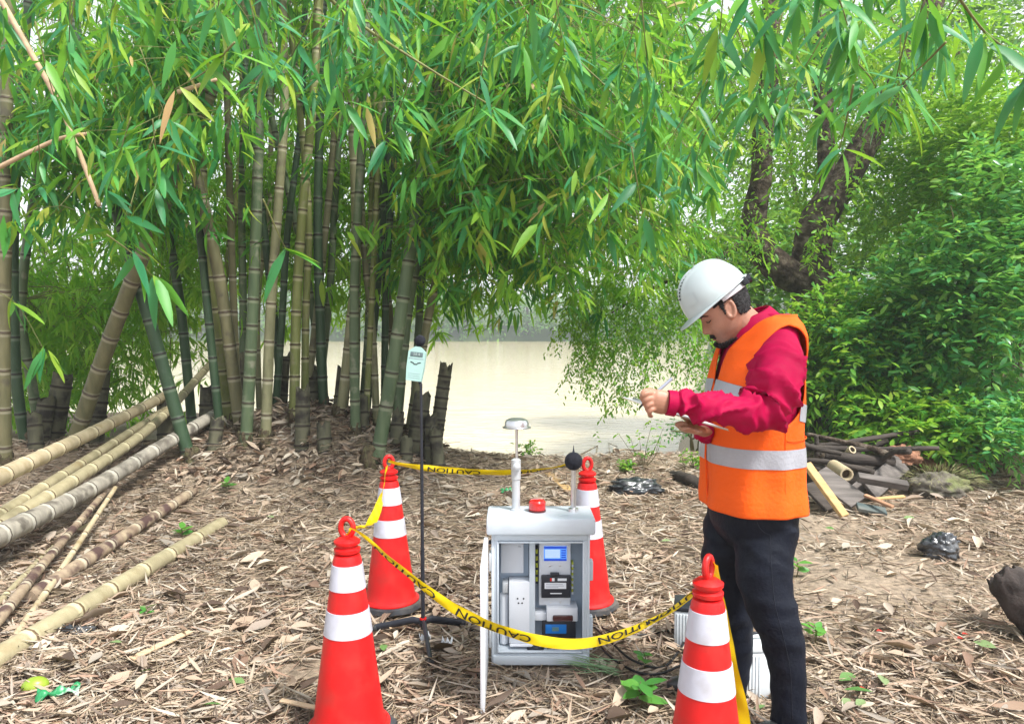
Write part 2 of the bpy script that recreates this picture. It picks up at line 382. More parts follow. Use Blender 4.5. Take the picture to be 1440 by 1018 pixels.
n = 1500; x = R.uniform(-3.1, -.75, n); y = R.uniform(6.5, 7.9, n); d = rdir(n, -45, 30); up = R.normal(0, .7, (n, 3)) + [0, -.5, .8]   # sheaths heaped on the root mound
for tp in wide:
    q = R.random(n) < .45; s = R.uniform(.4, 1.0, q.sum()); parts.append(place(tp, np.stack([x, y, ground_z(x, y) + R.uniform(.0, .06, n)], 1)[q], d[q], up[q], np.stack([s, s * R.uniform(.4, 1.0, q.sum()), s], 1)))
mk('leaf_litter', catm(parts), DRY, angle=None, kind='stuff', label='tan and brown dry bamboo leaves carpeting the ground', cat='leaf litter')
# shreds, stems and twigs
tw = (np.array([(0, -.5, 0), (0, .5, 0), (0, 0, .8), (1, -.35, 0), (1, .35, 0), (1, 0, .6)], float) * [1, .006, .006], np.array([(0, 1, 4), (0, 4, 3), (1, 2, 5), (1, 5, 4), (2, 0, 3), (2, 3, 5)]))
n = 11000; p = litter_pts(n, power=1.1); z = ground_z(p[:, 0], p[:, 1]); d = rdir(n, -6, 7); s = R.uniform(.06, .34, n)
mk('twig_litter', place(tw, np.stack([p[:, 0], p[:, 1], z + R.random(n) * .02 + .006], 1), d, np.tile([0, 0, 1.], (n, 1)), np.stack([s, R.uniform(.4, 1.1, n), R.uniform(.4, 1.1, n)], 1)), TWIGM, angle=None, kind='stuff', label='thin dry twigs and shredded stems strewn over the ground', cat='twigs')
# crumbs of soil
cr = ellipsoid((0, 0, 0), (1, 1, .6), 6, 3); crF = np.array([f2 for f in cr[1] for f2 in ([f[:3], (f[0], f[2], f[3])] if len(f) == 4 else [(f[0], f[i], f[i + 1]) for i in range(1, len(f) - 1)])])
n = 3500; p = litter_pts(n); s = R.uniform(.003, .011, n)
mk('soil_crumbs', place((cr[0], crF), np.stack([p[:, 0], p[:, 1], ground_z(p[:, 0], p[:, 1]) + .004], 1), rdir(n, 0, 0), np.tile([0, 0, 1.], (n, 1)), s.reshape(-1, 1)), SOIL, angle=None, kind='stuff', label='small crumbs of brown soil among the litter', cat='soil')
# ================================================================== BAMBOO
BM = {
 'green': Mbamboo('bamboo_green', (0.055, 0.09, 0.045), (0.11, 0.15, 0.08), (0.045, 0.04, 0.025), (0.20, 0.23, 0.15), mott=(0.19, 0.20, 0.14), mottlo=.56),
 'dark': Mbamboo('bamboo_dark', (0.025, 0.055, 0.028), (0.05, 0.09, 0.045), (0.025, 0.025, 0.02), (0.12, 0.16, 0.11), mott=(0.10, 0.13, 0.10), mottlo=.64),
 'olive': Mbamboo('bamboo_olive', (0.11, 0.135, 0.035), (0.20, 0.215, 0.075), (0.07, 0.055, 0.03), (0.34, 0.33, 0.2), mott=(0.20, 0.19, 0.11), mottlo=.56),
 'khaki': Mbamboo('bamboo_khaki', (0.15, 0.155, 0.08), (0.26, 0.25, 0.145), (0.09, 0.07, 0.045), (0.38, 0.36, 0.26), mott=(0.14, 0.13, 0.08), mottlo=.56),
 'brown': Mbamboo('bamboo_brown', (0.10, 0.10, 0.05), (0.185, 0.17, 0.09), (0.08, 0.06, 0.04), (0.30, 0.28, 0.2), mott=(0.10, 0.09, 0.06), mottlo=.58),
 'dry': Mbamboo('bamboo_dry', (0.38, 0.305, 0.19), (0.51, 0.43, 0.29), (0.12, 0.08, 0.05), (0.62, 0.54, 0.36), mott=(0.33, 0.25, 0.13), mottlo=.6),
 'dryolive': Mbamboo('bamboo_dry_olive', (0.29, 0.25, 0.15), (0.41, 0.36, 0.23), (0.13, 0.09, 0.05), (0.55, 0.5, 0.32), mott=(0.28, 0.22, 0.12), mottlo=.58),
 'grey': Mbamboo('bamboo_grey', (0.22, 0.20, 0.17), (0.38, 0.35, 0.29), (0.10, 0.085, 0.07), (0.44, 0.42, 0.36), mott=(0.13, 0.115, 0.095), mottlo=.5, rough=.75),
 'mott': Mbamboo('bamboo_mottled', (0.20, 0.14, 0.10), (0.40, 0.32, 0.22), (0.08, 0.05, 0.04), (0.45, 0.4, 0.3), mott=(0.085, 0.05, 0.045), mottlo=.47, rough=.7),
 'stump': Mbamboo('bamboo_stump', (0.05, 0.05, 0.034), (0.12, 0.115, 0.07), (0.03, 0.024, 0.018), (0.11, 0.105, 0.07), mott=(0.025, 0.021, 0.017), mottlo=.47, rough=.8),
}
HOLLOW = M('bamboo_hollow', (0.05, 0.038, 0.026), rough=0.9)
def stem_mesh(pts, r0, r1, spacing=0.33, n=12, hollow=False, nodeamp=1.0, ragged=0.0):
    pts = np.asarray(pts, float); S = spline(pts, 60); seg = np.linalg.norm(np.diff(S, axis=0), axis=1); cum = np.concatenate([[0], np.cumsum(seg)]); L = cum[-1]
    st = [(0, 1, 0)]; k = R.uniform(.3, .9) * spacing
    while k < L - .03:
        for o, mu, nd in ((-.05, 1.0, .0), (-.028, 1.0, .5), (-.014, 1.02, .35), (-.007, 1.07, .9), (.0, 1.10, 1), (.008, 1.0, 1), (.016, .985, .3), (.04, 1.0, 0)):
            if 0 < k + o < L: st.append((k + o, 1 + (mu - 1) * nodeamp, nd))
        st.append((k + spacing * .5, 1.0, 0)); k += spacing * R.uniform(.88, 1.14)
    st = sorted([s for s in st if s[0] < L - .005]) + [(L, 1, 0)]
    s = np.array([q[0] for q in st]); C = np.stack([np.interp(s, cum, S[:, i]) for i in range(3)], 1)
    rad = (r0 + (r1 - r0) * (s / L)) * np.array([q[1] for q in st]); nd = np.repeat([q[2] for q in st], n)
    rings = rings_along(C, rad, n)
    if ragged: rings[-1] = rings[-1] + nrm(C[-1] - C[-2]) * (R.random(n)[:, None] - .3) * ragged
    if hollow:
        T = nrm(C[-1] - C[-2]); inner = C[-1] + (rings[-1] - C[-1]) * .74; deep = inner - T * .07; rings += [inner, deep]; nd = np.concatenate([nd, np.full(n, .2), np.full(n, 1.)])  # deep ring of the hollow coloured dark like a joint scar
    V, F = loft(rings); return (V, F), nd
def bamboo(name, pts, r0, r1, mat, label, cat, group=None, spacing=.33, hollow=False, nodeamp=1.0, root=None, ragged=0):
    root = root or thing(name, label, cat, pts[0], group)
    vf, nd = stem_mesh(pts, r0, r1, spacing, 12, hollow, nodeamp, ragged)
    o = mk('stem', vf, BM[mat], root, angle=1.0); fattr(o, 'nd', nd); return root

# leaf materials
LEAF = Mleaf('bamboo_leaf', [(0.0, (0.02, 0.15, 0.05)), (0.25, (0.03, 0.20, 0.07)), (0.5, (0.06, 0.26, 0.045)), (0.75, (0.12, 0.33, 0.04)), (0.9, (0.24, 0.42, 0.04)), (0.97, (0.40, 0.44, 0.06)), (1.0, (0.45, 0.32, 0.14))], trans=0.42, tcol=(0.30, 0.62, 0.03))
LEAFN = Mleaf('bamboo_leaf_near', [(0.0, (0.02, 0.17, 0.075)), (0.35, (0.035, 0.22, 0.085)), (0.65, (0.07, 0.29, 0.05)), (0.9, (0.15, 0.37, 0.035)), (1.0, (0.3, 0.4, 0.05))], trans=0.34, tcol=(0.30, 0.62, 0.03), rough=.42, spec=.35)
LEAF_BACKLIT = Mleaf('bamboo_leaf_backlit', [(0.0, (0.08, 0.27, 0.03)), (0.4, (0.15, 0.37, 0.04)), (0.8, (0.24, 0.46, 0.05)), (1.0, (0.36, 0.5, 0.08))], trans=0.55, tcol=(0.45, 0.78, 0.06))  # bamboo leaf in brighter lime, painting in the light from behind
TWIG = M('green_twig', (0.16, 0.17, 0.06), rough=.6, var=.3, scale=14)
LT = [leaf_tpl(1.0, .172, 4, d, f, r, .3) for d, f, r in ((.12, .25, .1), (.25, .3, -.25), (.05, .2, .3), (.35, .35, .1))]
def fan(centers, size, kmin=5, kmax=9, elev=(-78, -8)):
    """fans of hanging bamboo leaves at twig ends"""
    out = []
    N = len(centers); k = R.integers(kmin, kmax + 1, N); idx = np.repeat(np.arange(N), k); n = len(idx)
    az = R.uniform(0, 2 * np.pi, N)[idx] + R.normal(0, .75, n); el = np.radians(R.uniform(elev[0], elev[1], n))
    d = np.stack([np.cos(az) * np.cos(el), np.sin(az) * np.cos(el), np.sin(el)], 1)
    pos = np.asarray(centers)[idx] + R.normal(0, .035, (n, 3)); up = np.stack([R.normal(0, .6, n), R.normal(0, .6, n), np.ones(n)], 1)
    L = size * R.uniform(.45, 1.25, n); ch = R.integers(0, len(LT), n)
    for c in range(len(LT)):
        q = ch == c
        if q.any(): out.append(place(LT[c], pos[q], d[q], up[q], np.stack([L[q], L[q] * R.uniform(.75, 1.2, q.sum()), L[q]], 1)))
    return catm(out)

# ---- standing culms: pixel polyline foot -> top, depth, width in pixels, colour
CUL = [
 ([(6, 655), (4, 480), (8, 300), (14, 0)], 6.6, 6.4, 26, 'brown', 'thick olive brown bamboo culm standing apart beyond the fallen poles'),
 ([(40, 640), (22, 520), (20, 300), (40, 0)], 7.2, 7.0, 20, 'dark', None),
 ([(62, 635), (45, 540), (30, 420), (60, 200), (95, 0)], 7.6, 7.3, 18, 'green', None),
 ([(98, 620), (150, 490), (200, 360), (268, 200), (345, 0)], 7.0, 6.2, 30, 'brown', 'thick brown bamboo culm leaning across the other culms'),
 ([(268, 612), (222, 490), (195, 400), (130, 170), (102, 0)], 6.9, 6.7, 24, 'dark', 'dark green bamboo culm leaning away from the clump over fallen poles'),
 ([(272, 560), (255, 440), (238, 330), (222, 150), (215, 0)], 8.3, 8.0, 18, 'dark', None),
 ([(338, 560), (318, 450), (298, 340), (258, 180), (197, 0)], 7.3, 7.0, 24, 'brown', None),
 ([(322, 585), (305, 450), (290, 340), (283, 150), (290, 0)], 7.5, 7.3, 18, 'olive', None),
 ([(345, 615), (355, 450), (361, 290), (364, 150), (362, 0)], 7.0, 6.9, 23, 'green', 'straight mossy green bamboo culm rooted at the mound front'),
 ([(373, 620), (380, 450), (391, 290), (400, 150), (398, 0)], 7.0, 6.9, 20, 'khaki', 'pale khaki bamboo culm at the mound front'),
 ([(413, 600), (417, 430), (426, 290), (442, 120), (447, 0)], 7.2, 7.1, 20, 'olive', None),
 ([(428, 610), (430, 440), (434, 300), (418, 120), (405, 0)], 7.4, 7.3, 15, 'olive', None),
 ([(456, 590), (450, 440), (447, 300), (452, 100), (455, 0)], 7.5, 7.3, 19, 'dark', None),
 ([(340, 560), (342, 440), (340, 280), (345, 100), (350, 0)], 8.2, 8.0, 15, 'green', None),
 ([(400, 560), (386, 450), (372, 330), (350, 150), (338, 0)], 8.0, 7.8, 16, 'dark', None),
 ([(478, 590), (492, 470), (501, 350), (496, 180), (488, 0)], 7.3, 7.1, 20, 'khaki', None),
 ([(500, 600), (498, 470), (500, 360), (510, 180), (518, 0)], 7.0, 6.9, 19, 'green', None),
 ([(530, 600), (524, 470), (512, 350), (504, 200), (500, 0)], 7.4, 7.2, 14, 'khaki', None),
 ([(540, 590), (542, 440), (547, 330), (560, 150), (572, 0)], 7.8, 7.6, 14, 'dark', None),
 ([(521, 685), (545, 560), (570, 400), (590, 260), (604, 100), (610, 0)], 6.65, 6.7, 27, 'green', 'big grey green bamboo culm at the front edge of the clump beside the river gap'),
 ([(555, 620), (572, 450), (590, 340), (612, 180), (628, 0)], 7.3, 7.2, 20, 'green', None),
 ([(572, 620), (596, 480), (612, 400), (630, 320), (655, 180), (690, 0)], 7.6, 7.4, 17, 'khaki', 'slender khaki bamboo culm leaning out towards the river gap'),
 ([(465, 560), (440, 440), (420, 330), (380, 150), (372, 0)], 8.3, 8.1, 15, 'green', None),
 ([(385, 600), (396, 460), (404, 330), (424, 160), (430, 0)], 7.7, 7.5, 14, 'dark', None),
 ([(300, 560), (312, 430), (330, 300), (342, 150), (330, 0)], 8.5, 8.3, 13, 'olive', None),
 ([(560, 560), (548, 440), (530, 300), (532, 150), (545, 0)], 8.3, 8.1, 14, 'brown', None),
 ([(365, 540), (362, 430), (378, 300), (382, 150), (385, 0)], 8.6, 8.4, 12, 'khaki', None),
 ([(440, 560), (462, 430), (470, 300), (480, 120), (475, 0)], 8.4, 8.2, 15, 'green', None),
]
GL = {'green': ('grey green bamboo culm standing in the crowded clump', 'grey green culms of the clump'),
      'dark': ('dark green bamboo culm standing in the crowded clump', 'dark green culms of the clump'),
      'olive': ('yellowish olive bamboo culm standing in the crowded clump', 'olive culms of the clump'),
      'khaki': ('weathered khaki bamboo culm standing in the crowded clump', 'khaki culms of the clump'),
      'brown': ('brownish bamboo culm standing in the crowded clump', 'brown culms of the clump')}
ROOTM = M('bamboo_roots', (0.075, 0.058, 0.036), rough=.95, var=.6, scale=26, bump=1.0, bscale=60, dirt=(.13, .13, .06), dscale=16)
for k in range(9):                                   # slimmer culms crowding the middle of the clump
    b0 = R.uniform(305, 590); tp_ = b0 + R.normal((b0 - 450) * .35, 35); Yc = R.uniform(7.2, 8.5); CUL.append(([(b0, 600 - (Yc - 7) * 25), (b0 + (tp_ - b0) * .3, 450), (b0 + (tp_ - b0) * .6, 280), (b0 + (tp_ - b0) * .8, 140), (tp_, 0)], Yc, Yc - .2, R.uniform(11, 17), ['green', 'dark', 'olive', 'khaki', 'brown'][k % 5], None))
CURVES = []; CROOT = []
for pl, Y0, Y1, wpx, mat, lab in CUL:
    m_ = len(pl); pts = [P(a, b_, Y0 + (Y1 - Y0) * i / (m_ - 1)) for i, (a, b_) in enumerate(pl)]
    foot = pts[0].copy(); foot[2] = min(foot[2], float(ground_z(foot[0], foot[1]))) - .06; pts[0] = foot
    d = nrm(pts[-1] - pts[-2]); lean = np.array([R.normal(.25, .25), R.normal(-.25, .25), 0])
    a1 = pts[-1] + d * 1.3 + lean * .25; a2 = a1 + nrm(d + lean * .6) * 1.5; pts += [a1, a2]
    r = wpx * Y0 / FPX / 2 * .72
    root = bamboo('bamboo_culm', pts, r * 1.06, r * .55, mat, lab or GL[mat][0], 'bamboo', None if lab else GL[mat][1], spacing=R.uniform(.26, .36))
    rr_ = r * R.uniform(1.2, 1.7); bz = float(ground_z(pts[0][0], pts[0][1])); prof = [(rr_ * 1.25, bz - .08), (rr_, bz + .0), (rr_ * .85, bz + .04), (r * 1.12, bz + .09), (r * .9, bz + .12)]
    v_, f_ = lathe(prof, 18, (pts[0][0], pts[0][1], 0)); cx_ = np.array([pts[0][0], pts[0][1]]); v_[:, :2] = cx_ + (v_[:, :2] - cx_) * (1 + 1.0 * (vnoise(v_[:, 0] * 60, v_[:, 2] * 30 + v_[:, 1] * 60, 17) - .5))[:, None]
    mk('root_base', (v_, f_), ROOTM, root, angle=None)
    CURVES.append(spline(pts, 40)); CROOT.append(root)

# ---- leafy branches of the culms: each springs from a joint and droops to a chosen place
def branch(root, a, tip, nclus, size, leafmat, spread=.35, r=.007, fank=(5, 9)):
    mid = (a + tip) / 2 + np.array([0, 0, .12 + .18 * np.linalg.norm(tip - a)])
    C = spline([a, mid, tip], 14)
    geo = [tube(C, np.linspace(r, r * .35, 14), 5)]
    t = np.linspace(.3, 1, nclus) + R.normal(0, .04, nclus); t = np.clip(t, .2, 1); B = np.stack([np.interp(t, np.linspace(0, 1, 14), C[:, i]) for i in range(3)], 1)
    E = B + R.normal(0, 1, (nclus, 3)) * [spread, spread, spread * .45] - [0, 0, spread * .35]
    E[-1] = tip
    for p, e in zip(B, E): geo.append(tube([p, (p + e) / 2 + [0, 0, .04], e], [r * .4, r * .3, r * .2], 4))
    o = mk('branch', join(*geo), TWIG, root, angle=None)
    sub = np.vstack([E, (E + B) / 2 + R.normal(0, .03, E.shape)])
    mk('foliage', fan(sub, size, *fank), leafmat, o, angle=None, kind='stuff')
    return o
def lowest(px):
    """lower rim of the hanging foliage in front of the culms, read off the photograph"""
    return np.interp(px, [0, 120, 260, 330, 420, 520, 620, 700, 760, 830, 900, 980, 1050, 1100], [330, 330, 330, 300, 280, 330, 430, 440, 430, 400, 380, 330, 280, 230])
ALLP = np.vstack([c[12:] for c in CURVES]); OWN = np.repeat(np.arange(len(CURVES)), 28)
def attach(tip, reach):
    """a joint on some culm, above the tip and near it"""
    dv = ALLP - tip; dist = np.linalg.norm(dv * [1, 1, .8], axis=1) + np.where(dv[:, 2] < .1, 3, 0) + R.random(len(dv)) * reach
    i = int(np.argmin(dist)); return ALLP[i], CROOT[OWN[i]]
for k in range(175):
    px = R.uniform(-20, 1010); py = -60 + (lowest(px) + 40) * R.random() ** .8; Yt = R.uniform(5.0, 7.6)
    if px > 640: Yt = R.uniform(4.6, 8.0)
    if 265 < px < 635 and R.random() < (.93 if py > 130 else .35): continue
    tip = P(px, py, Yt); a, root = attach(tip, .5)
    if np.linalg.norm(a - tip) > 2.6: a = tip + nrm(a - tip) * 2.6 + [0, 0, .4]
    branch(root, a, tip, int(R.integers(7, 12)), R.uniform(.2, .27), LEAF)
# foliage behind the clump, its leaf colour brightened as if backlit
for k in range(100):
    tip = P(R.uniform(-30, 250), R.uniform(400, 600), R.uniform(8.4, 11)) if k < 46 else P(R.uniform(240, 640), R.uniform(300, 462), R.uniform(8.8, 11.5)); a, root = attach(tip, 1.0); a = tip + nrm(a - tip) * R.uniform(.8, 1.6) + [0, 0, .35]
    branch(root, a, tip, 10, R.uniform(.17, .24), LEAF_BACKLIT, spread=.5)
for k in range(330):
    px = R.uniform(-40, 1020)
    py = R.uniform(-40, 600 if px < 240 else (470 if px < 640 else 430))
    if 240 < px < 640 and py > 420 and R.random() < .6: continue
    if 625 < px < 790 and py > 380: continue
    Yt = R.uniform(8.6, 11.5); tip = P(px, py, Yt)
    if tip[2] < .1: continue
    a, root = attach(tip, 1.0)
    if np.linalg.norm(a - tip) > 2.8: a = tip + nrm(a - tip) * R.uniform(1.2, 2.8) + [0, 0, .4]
    branch(root, a, tip, int(R.integers(8, 13)), R.uniform(.17, .23), LEAF_BACKLIT, spread=.5)

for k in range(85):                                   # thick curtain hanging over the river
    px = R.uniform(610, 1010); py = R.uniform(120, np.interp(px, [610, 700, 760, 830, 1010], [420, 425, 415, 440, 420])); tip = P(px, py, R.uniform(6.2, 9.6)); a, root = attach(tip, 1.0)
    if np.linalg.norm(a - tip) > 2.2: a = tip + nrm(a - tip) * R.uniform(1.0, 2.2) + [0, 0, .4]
    branch(root, a, tip, 10, R.uniform(.19, .26), LEAF_BACKLIT if R.random() < .6 else LEAF, spread=.42)
# ---- stumps and broken stubs round the clump
ST = [(608, 640, 627, 517, 7.2, 18, 'broken slanting bamboo stub with a ragged top beside the sound meter'),
      (582, 640, 594, 558, 7.1, 24, None), (604, 650, 607, 586, 7.0, 17, None), (618, 655, 612, 603, 6.9, 18, None),
      (72, 640, 88, 533, 7.3, 26, 'tall dark charred bamboo stump beside the leaning brown culm'), (55, 640, 66, 562, 7.1, 22, None), (52, 650, 48, 585, 6.9, 18, None),
      (130, 620, 142, 525, 7.4, 24, None), (235, 640, 232, 560, 7.6, 22, None), (290, 600, 292, 545, 7.5, 20, None), (318, 600, 322, 530, 7.7, 18, None),
      (335, 590, 333, 500, 7.6, 22, None), (392, 600, 398, 500, 7.8, 20, None), (425, 640, 426, 548, 6.9, 20, None), (458, 650, 455, 600, 6.85, 20, None),
      (478, 590, 484, 520, 7.4, 20, None), (555, 640, 560, 580, 7.0, 17, None), (510, 630, 508, 560, 7.1, 19, None), (440, 600, 437, 520, 7.6, 18, None), (300, 640, 306, 590, 7.0, 18, None), (570, 660, 572, 620, 6.8, 18, None)]
for bx, by, tx, ty, Yd, wpx, lab in ST:
    a = P(bx, by, Yd); a[2] = float(ground_z(a[0], a[1])) - .05; c = P(tx, ty, Yd + .05); r = wpx * Yd / FPX / 2
    if c[2] < a[2] + .15: c[2] = a[2] + .3
    bamboo('bamboo_stump', [a, (a + c) / 2, c], r * 1.12, r, 'stump', lab or 'short dark cut bamboo stump at the foot of the clump', 'stump', None if lab else 'cut stumps round the clump', spacing=R.uniform(.1, .24), hollow=True, nodeamp=R.uniform(.8, 1.6), ragged=.10)

# ---- fallen poles
PO = [([(-110, 722, 3.9), (0, 670, 4.8), (120, 613, 6.2), (240, 553, 7.8)], 30, 'dry', 'long pale yellow bamboo pole, highest of the slanting stack against the clump'),
      ([(-110, 792, 3.8), (0, 724, 4.7), (110, 655, 5.9), (240, 572, 7.7)], 24, 'dryolive', 'olive tan bamboo pole second highest in the slanting stack'),
      ([(-60, 775, 4.2), (0, 738, 4.6), (93, 682, 5.4), (215, 598, 7.0), (302, 505, 8.7)], 26, 'dryolive', 'long curved yellow olive bamboo pole reaching far behind the clump'),
      ([(-120, 805, 3.6), (0, 752, 4.4), (123, 690, 5.6), (240, 620, 6.8), (338, 562, 7.9)], 38, 'grey', 'thick grey weathered bamboo pole propped on the root mound'),
      ([(-60, 935, 3.1), (0, 868, 3.5), (70, 782, 4.4), (146, 694, 5.8)], 20, 'mott', 'dark purple brown mottled bamboo pole under the thick grey one'),
      ([(-40, 985, 2.9), (0, 930, 3.2), (80, 810, 4.2), (162, 686, 5.7)], 15, 'dry', 'thin straw coloured bamboo pole with a bluish worn side'),
      ([(-40, 880, 3.6), (0, 845, 3.9), (70, 780, 4.8), (128, 735, 5.4)], 12, 'dryolive', 'thin tan bamboo stick half hidden behind mottled pole')]
for pl, wpx, mat, lab in PO:
    pts = [P(*q) for q in pl]; r = wpx * pl[1][2] / FPX / 2 * .88
    for q in pts: q[2] = max(q[2], float(ground_z(q[0], q[1])) + r * .9)
    bamboo('bamboo_pole', pts, r, r * .8, mat, lab, 'bamboo pole', spacing=.3, hollow=True)
for (a, b_, wpx, mat, lab) in (((40, 850), (272, 703), 22, 'mott', 'brown streaked bamboo pole lying flat on the litter behind the yellow one'), ((-30, 958), (312, 742), 27, 'dryolive', 'short yellow bamboo pole lying flat on litter with a clean cut end')):
    a = G(*a); c = G(*b_); r = wpx * 4.3 / FPX / 2 * .9
    for q in (a, c): q[2] = float(ground_z(q[0], q[1])) + r * .75
    bamboo('bamboo_pole', [a, c], r * 1.05, r * .95, mat, lab, 'bamboo pole', spacing=.34, hollow=True)
# ================================================================== TREES AND SHRUBS
BARK = M('bark', (0.065, 0.047, 0.034), rough=.9, var=.7, scale=9, bump=1.0, bscale=16, dirt=(0.17, 0.145, 0.115), dscale=9)
for n_ in BARK.node_tree.nodes:
    if n_.type == 'BUMP': n_.inputs['Distance'].default_value = .06
STEMM = M('shrub_stem', (0.12, 0.10, 0.05), rough=.8, var=.3)
SH_TEAL = Mleaf('shrub_leaf_deep', [(0, (0.035, 0.19, 0.06)), (.35, (0.06, 0.28, 0.085)), (.7, (0.14, 0.38, 0.075)), (1, (0.32, 0.5, 0.09))], trans=.4, tcol=(.3, .64, .07), rough=.34, spec=.55)
SH_LIME = Mleaf('shrub_leaf_bright', [(0, (0.05, 0.2, 0.03)), (.4, (0.10, 0.29, 0.03)), (.8, (0.2, 0.4, 0.04)), (1, (0.34, 0.46, 0.06))], trans=.45, tcol=(.42, .7, .05), rough=.42)
SH_FAR = Mleaf('tree_leaf_far', [(0, (0.05, 0.17, 0.045)), (.5, (0.10, 0.26, 0.055)), (1, (0.2, 0.36, 0.07))], trans=.4, tcol=(.34, .56, .08), rough=.5)
TPN = leaf_tpl(1, .40, 3, .18, .22, 0, .42); TPF = leaf_tpl(1, .46, 2, .15, .2, 0, .45)
def twigs(base, d, Lt, k, size, tpl):
    """leaves set alternately along drooping twigs"""
    N = len(base); s = (np.arange(k) + .6) / k; d = nrm(d)
    side = nrm(np.cross(d, np.tile([0, 0, 1.], (N, 1)) + R.normal(0, .3, (N, 3))))
    Lv = Lt * R.uniform(.6, 1.25, N)
    pos = base[:, None] + d[:, None] * (Lv[:, None] * s)[..., None]; pos[..., 2] -= (Lv[:, None] * s * s) * .32
    sg = np.where(np.arange(k) % 2, 1., -1.)
    ld = d[:, None] * .75 + side[:, None] * sg[None, :, None] + R.normal(0, .28, (N, k, 3)); ld[..., 2] -= .25
    up = np.tile([0, 0, 1.], (N * k, 1)) + R.normal(0, .45, (N * k, 3)); sz = size * R.uniform(.6, 1.3, N * k)
    return place(tpl, pos.reshape(-1, 3), ld.reshape(-1, 3), up, sz.reshape(-1, 1))
def blob(c, rad, n, clump=7, inner=.35):
    """twig starts gathered into clumps on a lumpy shell, and their outward directions"""
    cd_ = nrm(R.normal(0, 1, (clump, 3))); cd_[:, 2] = np.abs(cd_[:, 2]) * .9 - .25; cc = cd_ * R.uniform(.35, .95, (clump, 1))
    i = R.integers(0, clump, n); p = cc[i] + R.normal(0, .34, (n, 3)); l = np.linalg.norm(p, axis=1, keepdims=True); p = p / np.maximum(l, 1) 
    return np.array(c) + p * rad, nrm(p + R.normal(0, .35, p.shape) + [0, 0, .25])
def shrub(name, label, cat, px, py, Yd, rx, rz, n, size, mat, tpl=TPN, k=9, Lt=.3, group=None, clump=9, ground=True, depth=None, trunk=.02):
    c = P(px, py, Yd); s = Yd / FPX; rad = np.array([rx * s, depth or min(rx * s, .9), rz * s]); foot = np.array([c[0], c[1], float(ground_z(c[0], c[1])) - .03])
    root = thing(name, label, cat, foot, group)
    st = []
    for q in range(5):
        tip = c + R.normal(0, .45, 3) * rad; mid = (foot + tip) / 2 + R.normal(0, .08, 3); st.append(tube(spline([foot + R.normal(0, .04, 3) * [1, 1, 0], mid, tip], 8), np.linspace(trunk, trunk * .3, 8), 6))
    mk('stems', join(*st), STEMM, root, angle=None)
    b_, d_ = blob(c, rad, n, clump); b_[:, 2] = np.maximum(b_[:, 2], foot[2] + .08)
    mk('foliage', twigs(b_, d_, Lt, k, size, tpl), mat, root, angle=None, kind='stuff')
    return root
shrub('shrub', 'bright green fine leaved shrub growing behind the vest and the wood pile', 'shrub', 1190, 515, 8.3, 72, 105, 850, .095, SH_LIME, Lt=.34)
shrub('shrub', 'glossy deep green shrub behind the coconut fibre heap', 'shrub', 1295, 500, 8.1, 95, 140, 1150, .105, SH_TEAL, Lt=.38)
shrub('shrub', 'tall glossy dark shrub beyond the mossy stump', 'shrub', 1400, 430, 7.7, 100, 215, 1500, .105, SH_TEAL, Lt=.38, clump=14)
shrub('shrub', 'low leafy shrub spilling onto the litter beside the mossy stump', 'shrub', 1405, 610, 7.0, 80, 50, 420, .085, SH_TEAL, Lt=.26)
shrub('shrub', 'small broad leaved bush right behind the wood pile', 'shrub', 1285, 600, 7.4, 80, 50, 300, .10, SH_LIME, Lt=.25)
shrub('shrub', 'bushy light green treetop over the deep green shrubs', 'shrub', 1320, 270, 10.6, 120, 110, 1150, .105, SH_LIME, Lt=.4, clump=14)
shrub('shrub', 'dense green bush crown rising over the tall glossy shrub', 'shrub', 1405, 240, 8.8, 100, 120, 1050, .105, SH_LIME, Lt=.4, clump=14)
shrub('shrub', 'dim green bush between the man and the forked tree', 'shrub', 1075, 530, 9.6, 80, 75, 700, .08, SH_TEAL, Lt=.36)
shrub('shrub', 'low green bush at the river bank behind the clipboard', 'shrub', 985, 610, 9.3, 45, 25, 110, .06, SH_TEAL, Lt=.2, k=7)
# forked old tree
tf = P(1150, 470, 9.8); tf[2] = float(ground_z(tf[0], tf[1])) - .1
tree = thing('forked_tree', 'old dark barked tree with a forked trunk rising behind the shrubs', 'tree', tf)
def limb(name, pts, r, par): 
    C = spline(pts, 26); rr = np.interp(np.linspace(0, 1, 26), np.linspace(0, 1, len(r)), r); rings = rings_along(C, rr, 14)
    for i in range(26): rings[i] = C[i] + (rings[i] - C[i]) * (1 + .13 * (vnoise(np.arange(14) * .9, np.full(14, i * .55), 5)[:, None] - .5) * 2)
    return mk(name, loft(rings), BARK, par, angle=None)
limb('trunk', [tf, P(1148, 420, 9.8), P(1140, 370, 9.8), P(1150, 310, 9.8), P(1195, 240, 9.8), P(1240, 160, 9.8), P(1285, 70, 9.8), P(1330, -40, 9.7)], [.36, .29, .25, .23, .18, .15, .13, .12], tree)
limb('limb', [P(1140, 400, 9.8), P(1100, 380, 9.7), P(1060, 330, 9.6), P(1070, 250, 9.6), P(1074, 170, 9.6), P(1085, 60, 9.5), P(1080, -60, 9.5)], [.20, .22, .17, .13, .12, .11, .10], tree)
limb('limb', [P(1165, 290, 9.8), P(1160, 180, 10.0), P(1155, 60, 10.2), P(1160, -60, 10.3)], [.10, .12, .13, .11], tree)
lb = limb('limb', [P(1060, 330, 9.6), P(1000, 370, 9.3), P(930, 400, 9.1), P(860, 440, 9.0)], [.06, .035, .02, .01], tree)
